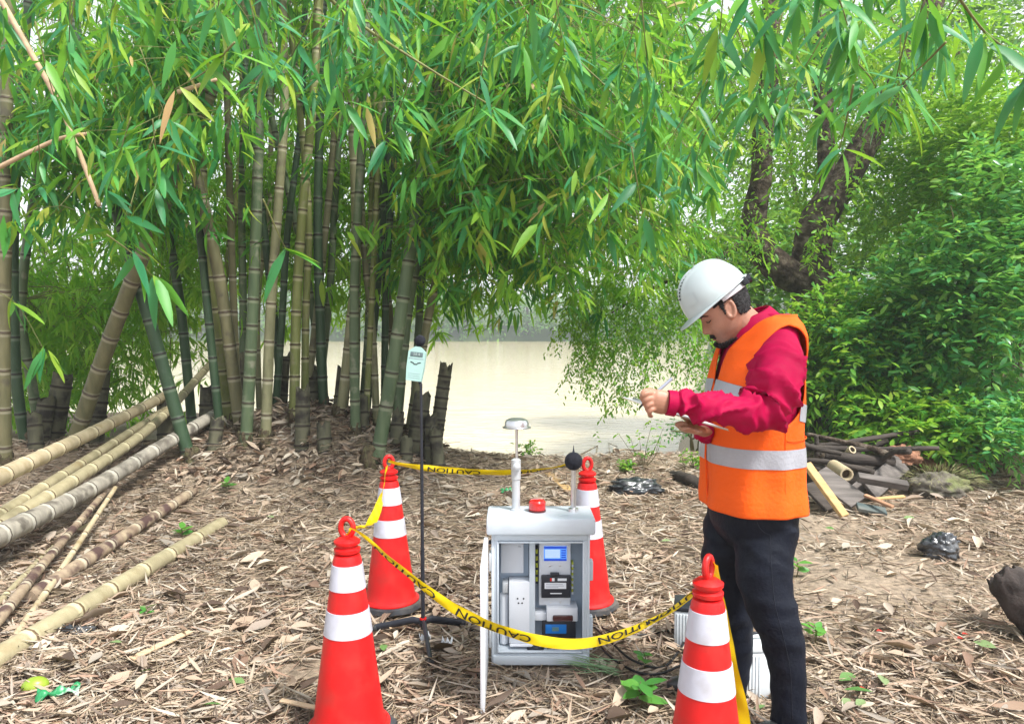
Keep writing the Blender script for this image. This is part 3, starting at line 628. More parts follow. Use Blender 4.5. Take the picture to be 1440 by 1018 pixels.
# its drooping sprays over the water
bp_, bd_ = [], []
for cx, cy, sx, sy, n in ((835, 490, 30, 60, 260), (900, 470, 40, 60, 330), (860, 420, 50, 45, 300), (960, 440, 45, 55, 280), (805, 430, 30, 40, 160), (985, 500, 30, 40, 80), (880, 545, 14, 22, 40), (940, 380, 60, 40, 150), (1000, 330, 60, 60, 160)):
    for _ in range(n):
        bp_.append(P(R.normal(cx, sx * .6), R.normal(cy, sy * .6), R.uniform(8.7, 9.6))); bd_.append((R.normal(0, .6), R.normal(0, .6), R.normal(-.7, .3)))
mk('foliage', twigs(np.array(bp_), np.array(bd_), .2, 7, .06, TPN), SH_LIME, lb, angle=None, kind='stuff')
bp_, bd_ = [], []
for cx, cy, sx, sy, n in ((1120, 30, 70, 40, 240), (1010, 130, 45, 60, 260), (1240, 60, 80, 40, 220), (1350, 80, 70, 60, 240)):
    for _ in range(n):
        bp_.append(P(R.normal(cx, sx * .7), R.normal(cy, sy * .7), R.uniform(8.6, 10.6))); bd_.append(R.normal(0, .6, 3) + [0, 0, -.3])
for cx, cy, sx, sy, n in ((1120, 250, 60, 60, 260), (1230, 250, 60, 50, 260), (1300, 170, 70, 60, 240), (1180, 130, 70, 50, 220)):
    for _ in range(n):
        bp_.append(P(R.normal(cx, sx * .8), R.normal(cy, sy * .8), R.uniform(10.2, 11.4))); bd_.append(R.normal(0, .6, 3) + [0, 0, -.3])
for cx, cy, n in ((1100, 200, 34), (1215, 260, 30), (1240, 130, 40), (1060, 320, 30), (1150, 330, 30)):
    for _ in range(n):
        bp_.append(P(R.normal(cx, 22), R.normal(cy, 26), R.uniform(8.8, 9.3))); bd_.append(R.normal(0, .6, 3) + [0, 0, -.4])
mk('crown', twigs(np.array(bp_), np.array(bd_), .34, 8, .09, TPN), SH_LIME, tree, angle=None, kind='stuff')
# trees further along the bank
for lab, px, py, Yd, rx, rz, n, mat in (
    ('bright hazy green tree crown far along the bank behind the forked tree', 1130, 170, 17, 120, 130, 1000, SH_FAR), ('broad pale green tree beyond the thicket with sky gaps', 1340, 60, 16, 130, 110, 650, SH_FAR),
    ('dark green bank tree behind the glossy shrubs', 1240, 400, 14, 120, 130, 900, SH_FAR), ('dark green tree at the thicket end far behind', 1430, 400, 13.5, 110, 150, 900, SH_FAR), ('green bank tree straight behind the hard hat', 1030, 380, 14.5, 90, 110, 800, SH_FAR)):
    shrub('bank_tree', lab, 'tree', px, py, Yd, rx, rz, n, .16, mat, tpl=TPF, k=9, Lt=.75, clump=14, depth=1.4, trunk=.10)
# low weeds on the sandy shelf
for px, py, h_, lab in ((905, 655, 60, 'upright leafy weed rooted at the edge of the sand'), (795, 610, 36, 'low scrubby weed standing on the sand beside the dead sticks'), (880, 662, 16, 'small weed patch on sand by the flat plastic bag'), (975, 655, 22, 'small weed beside the dark log on the sand'), (745, 640, 20, 'small weed tuft behind the air inlet pipe'), (850, 618, 26, 'thin yellow green weed near the waterline')):
    g = G(px, py + 4); 
    for _ in range(4): g = G(px, py + 4, float(ground_z(g[0], g[1])))
    root = thing('weed', lab, 'weed', g); H = h_ * g[1] / FPX
    st = [g + np.array([R.normal(0, .3) * H, R.normal(0, .2) * H, H * R.uniform(.6, 1.1)]) for _ in range(7)]
    mk('stem', join(*[tube(spline([g, (g + e) / 2 + R.normal(0, .02, 3), e], 6), np.linspace(.004, .0015, 6), 4) for e in st]), STEMM, root, angle=None)
    bb = np.array([g + (e - g) * f for e in st for f in (.45, .7, .95)]); mk('foliage', twigs(bb, R.normal(0, 1, bb.shape) * [1, 1, .3] + [0, 0, .5], .10, 6, .05, TPN), SH_LIME, root, angle=None, kind='stuff')
# far shore
fl = 'pale hazy tree in the row along the far river bank'
for k in range(36):
    x = -95 + k * 5.4 + R.normal(0, 2); y = R.uniform(114.6, 119); g = np.array([x, y, float(ground_z(x, y)) - .2]); H = R.uniform(6, 11)
    root = thing('far_tree', fl, 'tree', g, 'trees on the far bank')
    mk('trunk', tube(spline([g, g + [.2, 0, H * .3], g + [0, 0, H * .7]], 6), np.linspace(.35, .15, 6), 6), BARK, root, angle=None)
    b_, d_ = blob(g + [0, 0, H * .40], np.array([R.uniform(4, 6.5), 3.0, H * .62]), 260, 14); mk('crown', twigs(b_, d_, 1.6, 5, .75, TPF), SH_FAR, root, angle=None, kind='stuff')

# ================================================================== NEAR BAMBOO BRANCHES (leaves one by one)
NL = []
for d_, f_, r_ in ((.10, .22, .15), (.22, .28, -.3), (.04, .18, .35), (.32, .3, .1), (.16, .24, -.1)):
    v, f = leaf_tpl(1.0, .188, 9, d_, f_, r_, .3); me = fastmesh('leaf', v, f); shade(me, True); me.materials.append(LEAFN); NL.append(me)
DEADLEAF = Mleaf('withered_leaf', [(0, (.45, .30, .14)), (1, (.55, .38, .18))], trans=.2, tcol=(.5, .3, .1), rough=.7)
dead = NL[0].copy(); dead.materials.clear(); dead.materials.append(DEADLEAF)
def leafobj(root, pos, d, L, me=None, wide=1.0, roll=None):
    M4 = frame(d, (R.normal(0, .45), R.normal(-.35, .45), 1.) if roll is None else roll, np.asarray(pos) - OFF[root.name])
    o = bpy.data.objects.new('leaf', me or NL[int(R.integers(0, len(NL)))]); col.objects.link(o); o.parent = root
    o.matrix_local = Matrix(M4.tolist()) @ Matrix.Diagonal((L, L * wide, L, 1)); return o
def near_branch(label, line, Yd, fans, group=None, r=.004, size=.2, name='bamboo_branch'):
    """line: pixel polyline from the top down; fans: (t along it, leaf count)"""
    pts = [P(a, b_, Yd + .12 * i) for i, (a, b_) in enumerate(line)]; C = spline(pts, 20)
    root = thing(name, label, 'bamboo branch', C[0], group); mk('twig', tube(C, np.linspace(r, r * .4, 20), 6), TWIG, root, angle=None)
    for t, n in fans:
        p = np.array([np.interp(t, np.linspace(0, 1, 20), C[:, i]) for i in range(3)]); az0 = R.uniform(0, 6.28)
        for q in range(n):
            az = R.uniform(-1.25, 1.25) + (0 if R.random() < .5 else math.pi); el = math.radians(R.uniform(-80, -12))
            d = (math.cos(az) * math.cos(el), math.sin(az) * math.cos(el) * .7, math.sin(el)); leafobj(root, p + R.normal(0, .012, 3), d, size * R.uniform(.7, 1.15), wide=R.uniform(.8, 1.15))
    return root
near_branch('big leaved bamboo branch hanging above the starry leaf fan', [(1310, -40), (1298, 0), (1294, 24)], 2.0, [(1, 7), (.5, 4)], size=.19)
near_branch('bamboo branch with a starry fan of leaves against the forked tree', [(1150, -60), (1180, 0), (1192, 36)], 2.2, [(1, 9), (.6, 3)], size=.20)
near_branch('bamboo twig whose fan of long leaves hangs before the thick upper limb', [(1330, 60), (1300, 90), (1264, 122)], 2.1, [(1, 9)], size=.2)
near_branch('bamboo twig with yellowing leaves in front of the forked trunk', [(1200, 120), (1190, 170), (1180, 212)], 2.4, [(1, 7)], size=.16)
near_branch('long sweeping bamboo branch with many big drooping leaves', [(1330, -30), (1380, 40), (1420, 75), (1470, 130)], 1.9, [(.35, 3), (.5, 4), (.65, 4), (.85, 5)], size=.2)
b6 = near_branch('bamboo twig carrying one withered orange leaf', [(330, 60), (290, 100), (246, 126)], 2.6, [(.5, 2), (.15, 3)], size=.2)
leafobj(b6, P(246, 127, 2.84), (-.35, 0, -.94), .21, dead, .8, (0, -1, .2)); leafobj(b6, P(252, 122, 2.84), (.62, .2, -.6), .17, roll=(.2, -1, .6)); leafobj(b6, P(247, 57, 2.8), (-.3, 0, -.95), .19, roll=(.3, -1, .4))
near_branch('bamboo twig with two broad leaves over the leaning brown culm', [(310, -30), (308, 0), (306, 12)], 2.6, [(1, 4)], size=.18)
near_branch('bamboo twig with paired bluish leaves before the thick olive brown culm', [(-60, 240), (-10, 262), (25, 266)], 2.9, [(1, 4)], size=.2)
near_branch('low bamboo twig with a star of leaves before the charred stump', [(-40, 400), (20, 425), (62, 492)], 4.0, [(1, 7), (.5, 5)], size=.24)
b9 = near_branch('bamboo twig with one long upright blade among the leaning culms', [(150, 330), (190, 360), (215, 390)], 3.0, [(.5, 3), (1, 3)], size=.22)
leafobj(b9, P(214, 388, 3.24), (.02, 0, -1), .24, wide=1.1, roll=(0, -1, 0))
near_branch('bamboo twig drooping past the pale khaki culm', [(370, 280), (392, 330), (402, 350)], 3.4, [(1, 6)], size=.24)
near_branch('thin brown bamboo cane slanting across the upper foliage', [(455, -10), (500, 30), (600, 95), (692, 150)], 3.3, [(1, 6), (.55, 2), (.2, 4)], r=.010, size=.22)
near_branch('second brown cane slanting through the leaves beside the river', [(700, -40), (760, 40), (850, 120), (930, 210)], 4.2, [(1, 6), (.75, 6), (.5, 6), (.25, 6)], r=.008, size=.22)
CANE = M('dry_cane', (.42, .30, .19), rough=.7, var=.25, scale=12)
for lab_, ln_, r_ in (('pale dry cane slanting down through the leaves beside the leaning culms', [(-10, -20), (35, 60), (85, 150), (125, 250), (140, 290)], .022), ('crooked dry branch crossing behind the pale cane', [(-10, 240), (40, 215), (85, 195), (125, 188)], .018), ('short dry branch stub on the leaning brown culm', [(250, 130), (275, 122), (305, 112)], .018)):
    C = spline([P(a, b_, 5.3) for a, b_ in ln_], 16); o = mk('dry_cane', tube(C - C[0], np.linspace(r_, r_ * .7, 16), 8), CANE, None, angle=None); o.location = tuple(C[0]); tag(o, lab_, 'cane')
gl_ = 'leafy bamboo twig hanging in front of the clump'
for k in range(90):
    px = R.uniform(-10, 1080) if k < 64 else R.uniform(1000, 1330); py = R.uniform(-20, lowest(px) * (.95 if px > 600 else .86) if px < 1000 else 165); Yd = R.uniform(3.0, 4.8) if k < 64 else R.uniform(2.6, 4.5); dx = R.uniform(-70, 70)
    if 260 < px < 640 and py > 130 and R.random() < .7: continue
    zn = 'leaning culms' if px < 270 else 'crowded middle culms' if px < 620 else 'open river' if px < 1000 else 'forked tree'
    near_branch('leafy bamboo twig hanging before the ' + zn, [(px + dx, py - R.uniform(70, 140)), (px + dx * .4, py - 40), (px, py)], Yd, [(1, int(R.integers(5, 9))), (.62, int(R.integers(3, 6))), (.3, 3)], 'leafy twigs before the ' + zn, r=.0035, size=R.uniform(.15, .23))
# ================================================================== CONES, TAPE
CONE = M('cone_plastic', (0.58, 0.006, 0.007), rough=.42, spec=.4, var=.06, scale=6, bump=.05, bscale=140, dirt=(0.44, 0.02, 0.016), dscale=11)
BAND = M('reflective_band', (0.50, 0.51, 0.59), rough=.35, spec=.4, var=.04, scale=30, bump=.06, bscale=260, dirt=(0.39, 0.38, 0.41), dscale=14)
RUB = M('black_rubber', (0.045, 0.048, 0.055), rough=.55, var=.3, scale=12, dirt=(0.16, 0.14, 0.115), dscale=7)
def cone_r(z): return .0525 + (.63 - z) * .13
def cone(label, px, Yd, yaw):
    X0 = (px - 720) / FPX * Yd; g = np.array([X0, Yd, float(ground_z(X0, Yd)) + .022]); root = thing('traffic_cone', label, 'traffic cone', (0, 0, 0))
    prof = [(cone_r(.035) + .018, .036), (cone_r(.035) + .018, .042), (cone_r(.05) + .004, .052)] + [(cone_r(z), z) for z in np.linspace(.07, .645, 14)] + [(.045, .662), (.030, .668)]
    mk('body', lathe(prof, 40), CONE, root, angle=.6)
    mk('base', xf(lathe([(.168, .0), (.176, .006), (.172, .03), (.15, .036), (.12, .037)], 8), Matrix.Rotation(math.pi / 8, 4, 'Z')), RUB, root, angle=.3)
    for z0, z1 in ((.5425, .63), (.38, .4675)):
        mk('reflective_band', lathe([(cone_r(z0) - .001, z0)] + [(cone_r(z) + .0022, z) for z in np.linspace(z0 + .0005, z1 - .0005, 4)] + [(cone_r(z1) - .001, z1)], 40), BAND, root, angle=.6)
    mk('collar', lathe([(.030, .664), (.046, .672), (.047, .684), (.034, .692), (.034, .698), (.046, .702), (.047, .712), (.030, .724), (.012, .728)], 32), CONE, root, angle=.6)
    a = np.linspace(0, 2 * np.pi, 29)[:-1]; ring = np.stack([np.cos(a) * .023, a * 0, .758 + np.sin(a) * .032], 1); ring = np.vstack([ring, ring[:1]])
    mk('loop', tube(ring, .0105, 10, cap=False), CONE, root, angle=None)
    root.location = tuple(g); root.rotation_euler = (R.normal(0, .008), R.normal(0, .008), yaw); return g
cone('red cone with two white bands in front of the tripod', 485, 2.64, -.15)
cone('red cone standing behind the tripod with tape tied on top', 547, 3.86, .4)
cone('red cone half hidden behind the instrument cabinet', 826, 3.9, .2)
cone('red cone standing in front of the man with its tape tail hanging behind it', 1000, 2.24, .9)

m, t, b = _nodes('tape_yellow'); b.inputs['Base Color'].default_value = (0.72, 0.52, 0.0, 1); b.inputs['Roughness'].default_value = .38
tr = t.nodes.new('ShaderNodeBsdfTranslucent'); tr.inputs['Color'].default_value = (0.8, 0.6, 0.01, 1); ms = t.nodes.new('ShaderNodeMixShader'); ms.inputs[0].default_value = .2
t.links.new(b.outputs[0], ms.inputs[1]); t.links.new(tr.outputs[0], ms.inputs[2]); t.links.new(ms.outputs[0], t.nodes['Material Output'].inputs['Surface']); TAPE = m
INK = M('tape_ink', (0.012, 0.012, 0.012), rough=.45, var=.1)
CAUT = textmesh('CAUTION', 1.0, .012)
def tape(label, pts, width, tilt, texts, flip=True, wob=.0045):
    """a ribbon of slightly crumpled film; texts are centre fractions where the word is printed"""
    C = spline(pts, 90); L = np.concatenate([[0], np.cumsum(np.linalg.norm(np.diff(C, axis=0), axis=1))]); u = L / L[-1]; T = nrm(np.gradient(C, axis=0))
    wd = np.interp(u, np.linspace(0, 1, len(width)), width); tl = np.interp(u, np.linspace(0, 1, len(tilt)), tilt)
    up = nrm(np.cross(np.tile([0, 1., 0], (90, 1)), T) * -1); up = np.where(up[:, 2:3] < 0, -up, up); nn = nrm(np.cross(T, up)); nn = np.where(nn[:, 1:2] > 0, -nn, nn)
    ac = nrm(up * np.cos(tl)[:, None] + nn * np.sin(tl)[:, None]); no = nrm(np.cross(T, ac)); no = np.where(no[:, 1:2] > 0, -no, no)
    k = 7; vv = np.linspace(-.5, .5, k); rows = []
    ph = R.uniform(0, 6, 4)
    def crumple(s, v): return wob * (np.sin(s * 17 + ph[0] + v * 3) * .5 + np.sin(s * 43 + ph[1] - v * 5) * .3) * (1 if np.ndim(v) == 0 else 1) + .0016 * np.cos(v * 4 + np.sin(s * 9 + ph[2]))
    for i in range(90): rows.append(C[i] + ac[i] * (vv * wd[i])[:, None] + no[i] * crumple(L[i], vv)[:, None])
    root = thing('barrier_tape', label, 'barrier tape', C[0])
    mk('film', loft(rows, cap=False, closed=False), TAPE, root, angle=None)
    for c in texts:
        tv, tf_ = CAUT; x = tv[:, 0]; y = tv[:, 1]; H = .55 * np.interp(c, u, wd); s = c * L[-1] + (x if not flip else -x) * .062; v = (y if not flip else -y) * .95
        q = s / L[-1]; ok = lambda arr: np.stack([np.interp(q, u, arr[:, i]) for i in range(3)], 1)
        V = ok(C) + ok(ac) * (v * np.interp(q, u, wd))[:, None] + ok(no) * (crumple(s, v) + .0045)[:, None]
        mk('lettering', (V, tf_), INK, root, smooth_on=False, fixn=False)
    return root
tape('yellow caution tape sagging in front of the open cabinet', [P(492, 742, 2.6), P(510, 752, 2.6), P(560, 796, 2.58), P(640, 856, 2.55), P(720, 890, 2.5), P(795, 905, 2.45), P(860, 896, 2.4), P(930, 866, 2.33), P(985, 826, 2.27), P(1004, 806, 2.25)],
     [.013, .020, .030, .037, .040, .036, .032, .026, .017, .013], [.7, .5, .3, .25, .3, -.3, -.5, -.9, -1.0, -.6], [.17, .42, .77, .9])
tape('yellow tape running from the cone before the tripod to the one behind it', [P(488, 748, 2.62), P(505, 742, 2.7), P(522, 735, 2.95), P(536, 700, 3.4), P(544, 655, 3.84)], [.03, .04, .034, .03, .02], [.2, .6, .9, .9, .4], [])
tape('yellow caution tape between the two rear cones behind the cabinet', [P(546, 648, 3.84), P(570, 654, 3.85), P(640, 662, 3.86), P(720, 664, 3.87), P(780, 657, 3.88), P(816, 646, 3.88)], [.015, .034, .036, .036, .026, .012], [.3, .2, .3, .5, .9, 1.1], [.34, .82])
tape('loose yellow tape tail hanging down behind the cone by the man', [P(1006, 792, 2.23), P(1012, 840, 2.38), P(1026, 930, 2.39), P(1042, 1000, 2.41), P(1048, 1060, 2.42)], [.02, .03, .045, .05, .05], [1.3, .9, .5, .3, .3], [])

# ================================================================== INSTRUMENT CABINET
PANEL = M('cabinet_paint', (0.53, 0.59, 0.65), rough=.42, spec=.4, var=.03, scale=3, dirt=(0.46, 0.51, 0.56), dscale=5)
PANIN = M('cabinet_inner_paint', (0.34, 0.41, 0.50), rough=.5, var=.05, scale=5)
WHP = M('white_plastic', (0.64, 0.67, 0.72), rough=.4, var=.03, scale=6)
BLK = M('black_plastic', (0.02, 0.022, 0.03), rough=.4, var=.2)
STEEL = M('brushed_steel', (0.62, 0.63, 0.65), rough=.32, metal=.9, var=.08, scale=20)
ALU = M('aluminium_grey', (0.52, 0.55, 0.58), rough=.4, metal=.35, var=.05)
FOAM = M('black_foam', (0.012, 0.013, 0.02), rough=.95, var=.3, scale=60, bump=.5, bscale=300)
BLUE = M('blue_plate', (0.01, 0.16, 0.52), rough=.35, var=.1)
YG = M('terminal_green_yellow', (0.45, 0.50, 0.05), rough=.5, var=.5, scale=70)
GREYT = M('print_grey', (0.25, 0.27, 0.33), rough=.6)
REDP = M('red_plastic', (0.6, 0.012, 0.01), rough=.18, spec=.6, var=.1, coat=.4)
def emis(name, c, s):
    m, t, b = _nodes(name); b.inputs['Base Color'].default_value = (*[x * .3 for x in c], 1); b.inputs['Emission Color'].default_value = (*c, 1); b.inputs['Emission Strength'].default_value = s; b.inputs['Roughness'].default_value = .2; return m
LCD = emis('lcd_blue', (0.08, 0.28, 0.85), .42); LCDL = emis('lcd_light', (0.45, 0.62, 0.95), .38); LCDD = emis('lcd_deep', (0.01, 0.06, 0.5), .4)
CX, CYY = 0.125, 3.21
cab = thing('instrument_cabinet', 'pale grey outdoor air monitoring cabinet standing open on the litter', 'cabinet', (CX, CYY, .0))
def cl(x, y, z): return np.array([CX + x, CYY + y, z])
def cbox(name, x0, x1, y0, y1, z0, z1, mat, par=cab, bev=.003, **k): return mk(name, box(CX + x0, CX + x1, CYY + y0, CYY + y1, z0, z1, bev), mat, par, angle=.5, **k)
W2, HH, DD = .215, .585, .20
hs_ = join(box(CX - W2, CX - W2 + .012, CYY, CYY + DD, .0, HH, .002), box(CX + W2 - .012, CX + W2, CYY, CYY + DD, .0, HH, .002), box(CX - W2 + .0121, CX + W2 - .0121, CYY + DD - .012, CYY + DD, .0, HH, .002),
           box(CX - W2 + .0121, CX + W2 - .0121, CYY + .001, CYY + DD - .0121, .0, .052, .002), box(CX - W2 + .0121, CX + W2 - .0121, CYY + .001, CYY + DD - .0121, HH - .03, HH, .002),
           box(CX - W2 + .0121, CX - W2 + .03, CYY + .0005, CYY + .02, .0521, HH - .0301, .002), box(CX + W2 - .03, CX + W2 - .0121, CYY + .0005, CYY + .02, .0521, HH - .0301, .002))
mk('housing', hs_, PANEL, cab, angle=.5)
mk('gasket_frame', join(box(CX - .190, CX - .183, CYY - .008, CYY + .010, .058, .553, .002), box(CX + .183, CX + .190, CYY - .008, CYY + .010, .058, .553, .002), box(CX - .1829, CX + .1829, CYY - .008, CYY + .010, .058, .065, .002), box(CX - .1829, CX + .1829, CYY - .008, CYY + .010, .546, .553, .002)), PANEL, cab, angle=.5)
cbox('back_plate', -.200, .200, .135, .16, .06, .55, PANIN)
cbox('roof', -.236, .236, -.032, .205, .587, .660, PANEL, bev=.010)
cbox('plinth_lip', -.208, .208, -.006, .004, .004, .045, PANEL)
dr = cbox('door', -.2465, -.2285, -.43, -.006, .012, .575, WHP, bev=.004)
for z in (.12, .46): cbox('hinge', -.226, -.2155, -.004, .05, z - .04, z + .04, ALU, bev=.003)
cbox('hinge_arm', -.228, -.2155, .012, .03, .535, .552, BLK)
for z0, z1 in ((.37, .46), (.06, .21)): cbox('latch', .2153, .232, .02, .06, z0, z1, PANEL, bev=.005)
# inside
q = cbox('power_supply', -.175, -.072, .10, .20, .378, .513, WHP, bev=.004)
mk('printed_mark', (cl(0, 0, 0) + textmesh('RS', .012)[0][:, [0, 2, 1]] * [1, 1, 1] + [-.09, .0985, .50], textmesh('RS', .012)[1]), GREYT, q, smooth_on=False, fixn=False)
cbox('mounting_plate', -.196, -.05, .12, .134, .36, .54, PANIN)
cbox('cable_duct', -.048, -.022, .06, .20, .07, .545, PANEL)
for k in range(16): cbox('terminal', -.019, -.008, .10, .16, .33 + k * .0105, .3385 + k * .0105, YG if k % 3 else BLK, bev=.001)
for k in range(12): cbox('terminal', .143, .152, .10, .16, .28 + k * .0125, .290 + k * .0125, YG if k % 2 else WHP, bev=.001)
cp = cbox('controller', -.004, .138, .085, .19, .236, .525, WHP, bev=.004)
sc = cbox('screen', .018, .120, .0815, .086, .440, .506, LCD, cp, bev=.001)
cbox('menu_bar', .0185, .1195, .0805, .0812, .496, .5055, LCDD, sc, bev=0); cbox('menu_bar', .0185, .1195, .0805, .0812, .4405, .449, LCDD, sc, bev=0)
cbox('graph_area', .0225, .090, .0805, .0812, .453, .492, LCDL, sc, bev=0)
for k in range(4): cbox('menu_button', .096, .116, .0805, .0812, .4535 + k * .0105, .4590 + k * .0105, LCDD, sc, bev=0)
for x, z in ((.045, .418), (.09, .418), (.048, .25), (.092, .25)): mk('screw', xf(lathe([(.0045, 0), (.0045, .003), (.002, .004)], 12), Matrix.Translation(cl(x, .0845, z).tolist()) @ Matrix.Rotation(math.pi / 2, 4, 'X')), STEEL, cp, angle=.5)
bl = cbox('black_module', .006, .136, .055, .0845, .281, .378, BLK, bev=.003)
cbox('label_plate', .020, .116, .0535, .0548, .323, .350, WHP, bl, bev=0)
for k in range(3): cbox('print_line', .026, .026 + (.075, .08, .055)[k], .0528, .0532, .3425 - k * .007, .3445 - k * .007, GREYT, bl, bev=0)
cbox('label_plate', .078, .118, .0535, .0548, .359, .370, WHP, bl, bev=0); cbox('logo_plate', .044, .052, .0535, .0548, .358, .371, REDP, bl, bev=0); cbox('logo_plate', .0525, .064, .0535, .0548, .358, .371, WHP, bl, bev=0)
cbox('print_line', .045, .096, .0535, .0548, .300, .304, WHP, bl, bev=0); cbox('handle', .046, .086, .05, .075, .379, .392, BLK, bl, bev=.003)
du = cbox('flow_channel', -.139, -.046, .06, .20, .072, .352, WHP, bev=.004)
for x, z in ((-.10, .277), (-.073, .277), (-.096, .257), (-.080, .257)): mk('hole', xf(lathe([(.0038, 0), (.0038, .0015), (.001, .002)], 10), Matrix.Translation(cl(x, .0592, z).tolist()) @ Matrix.Rotation(math.pi / 2, 4, 'X')), BLK, du, angle=.5)
mk('sample_pipe', tube([cl(-.160, .10, z) for z in (.056, .060, .285, .292)], [.010, .020, .020, .010], 20), WHP, cab, angle=.6)
mk('pipe_clip', box(CX - .168, CX - .142, CYY + .07, CYY + .16, .297, .345, .003), ALU, cab, angle=.5)
cbox('channel_arm', -.045, .028, .07, .16, .172, .208, WHP); cbox('tray', -.135, .03, .04, .12, .0655, .0715, WHP, bev=.001)
pb = cbox('pump_box', .029, .168, .05, .16, .176, .238, WHP, bev=.004); cbox('dark_window', .056, .146, .0480, .0505, .180, .206, M('smoked_red', (.07, .022, .022), rough=.15, spec=.6), pb, bev=.006)
db = cbox('meter_box', .012, .160, .06, .16, .088, .1745, BLK, bev=.003); bd = cbox('blue_display', .024, .118, .0575, .0605, .118, .160, BLUE, db, bev=.002); cbox('display_window', .054, .084, .0562, .0574, .130, .148, M('lcd_green_grey', (.10, .2, .22), rough=.3), bd, bev=0)
mk('rubber_gland', lathe([(.038, .0525), (.038, .058), (.024, .062), (.018, .070), (.006, .074)], 24, cl(-.02, .05, 0)), BLK, cab, angle=.5)
for k in range(6):
    a0 = cl(.05 + .02 * k, .10, .09); e0 = cl(.03 + R.uniform(0, .13), .04 + R.uniform(0, .05), .058); mk('wire', tube(spline([a0, (a0 + e0) / 2 + [0, -.03, -.005], e0 + [.02, 0, .002], e0], 14), .0022, 6), BLK if k % 3 else WHP, cab, angle=None)
# on the roof
mk('inlet_pipe', lathe([(.024, .6602), (.024, .668), (.0185, .670), (.0185, .85), (.0185, .852)], 24, cl(-.107, .12, 0)), ALU, cab, angle=.5)
mk('inlet_sleeve', lathe([(.0195, .80), (.0215, .802), (.0215, .888), (.010, .895)], 24, cl(-.107, .12, 0)), ALU, cab, angle=.5)
mk('clamp_knob', xf(lathe([(.016, 0), (.018, .004), (.018, .018), (.010, .022), (.010, .030), (.004, .032)], 20), Matrix.Translation(cl(-.104, .101, .862).tolist()) @ Matrix.Rotation(math.pi / 2, 4, 'X')), ALU, cab, angle=.5)
mk('inlet_rod', lathe([(.0062, .89), (.0062, 1.035)], 14, cl(-.104, .12, 0)), STEEL, cab, angle=.5)
mk('inlet_head', lathe([(.004, 1.030), (.064, 1.033), (.065, 1.036), (.054, 1.040), (.0535, 1.056), (.048, 1.068), (.030, 1.076), (.004, 1.078)], 36, cl(-.104, .12, 0)), STEEL, cab, angle=.45)
bc = mk('beacon', lathe([(.037, .669), (.038, .672), (.038, .702), (.032, .711), (.012, .714)], 32, cl(-.012, .10, 0)), REDP, cab, angle=.5)
mk('beacon_base', lathe([(.039, .6602), (.039, .669)], 32, cl(-.012, .10, 0)), M('beacon_dark', (.10, .02, .02), rough=.4), bc, angle=.5)
mk('microphone_tube', lathe([(.024, .6602), (.022, .674), (.012, .678), (.012, .86)], 20, cl(.150, .10, 0)), STEEL, cab, angle=.5)
wsb = mk('windscreen_ball', ellipsoid(cl(.150, .10, .886), (.040, .040, .041), 28, 18), FOAM, cab, angle=None)
mk('bird_spike', lathe([(.006, .924), (.003, .94), (.0008, .958)], 10, cl(.150, .10, 0)), BLK, wsb, angle=.6)

# ================================================================== TRIPOD AND SOUND METER
tg = G(598, 908); TX, TY = tg[0], 3.5
def tp(px, py): return P(px, py, TY)
tri = thing('tripod', 'thin black telescopic tripod carrying the sound meter', 'tripod', (tp(595, 880)[0], TY, 0))
mk('pole', join(tube([tp(595, 884), tp(594, 770)], .0095, 12), tube([tp(594, 771), tp(593, 650)], .008, 12), tube([tp(593, 651), tp(592, 540)], .0065, 12)), BLK, tri, angle=.6)
hub = tp(595, 874); mk('hub', tube([hub + [0, 0, -.02], hub + [0, 0, .012]], .018, 16), BLK, tri, angle=.6); mk('lock_ring', tube([hub + [0, 0, .0125], hub + [0, 0, .020]], .0165, 16), REDP, tri, angle=.6)
for (a, b_) in ((606, 938), (527, 892), (650, 881)):
    f = G(a, b_); f[2] = float(ground_z(f[0], f[1])) + .035; lg = mk('leg', tube([hub, hub + (f - hub) * .2 + [0, 0, .015], f], [.012, .014, .013], 8, squash=(1.3, .8)), BLK, tri, angle=.8)
    mk('rubber_foot', tube([f - nrm(f - hub) * .012, f + nrm(f - hub) * .012], .015, 10), RUB, lg, angle=.6)
METB = M('meter_plastic', (0.30, 0.47, 0.44), rough=.5, var=.03)
mc = tp(585, 512); mx_ = nrm(np.array([.985, -.10, -.11])); mz_ = nrm(np.array([.20, .10, .97])); my_ = np.cross(mz_, mx_)
MM = np.eye(4); MM[:3, 0], MM[:3, 1], MM[:3, 2], MM[:3, 3] = mx_, my_, np.cross(mx_, my_), mc
met = thing('sound_level_meter', 'pale green handheld sound level meter mounted on the black tripod', 'sound meter', mc)
def prism(out, y0, y1): 
    n = len(out); V = [(x, y0, z) for x, z in out] + [(x, y1, z) for x, z in out]; return np.array(V, float), [tuple(range(n)), tuple(range(2 * n - 1, n - 1, -1))] + [(i, (i + 1) % n, (i + 1) % n + n, i + n) for i in range(n)]
def mbox(name, x0, x1, y0, y1, z0, z1, mat, par, bev=.001): return mk(name, xf(box(x0, x1, y0, y1, z0, z1, bev), MM), mat, par, angle=.5)
mb = mk('body', xf(prism([(-.036, -.080), (.036, -.080), (.041, -.02), (.041, .058), (.013, .082), (-.013, .082), (-.041, .058), (-.041, -.02)], -.012, .018), MM), METB, met, angle=.3)
mbox('rear_shell', -.034, .034, .0182, .03, -.072, .055, METB, met, .004)
lc = mbox('display', -.030, .030, -.0135, -.0118, .034, .056, M('lcd_panel', (.10, .14, .15), rough=.25), mb)
td = textmesh('58.4', .019); mk('digits', xf((td[0][:, [0, 2, 1]] + [0, -.0142, .045], td[1]), MM), M('lcd_digit', (.30, .38, .36), rough=.5), lc, smooth_on=False, fixn=False)
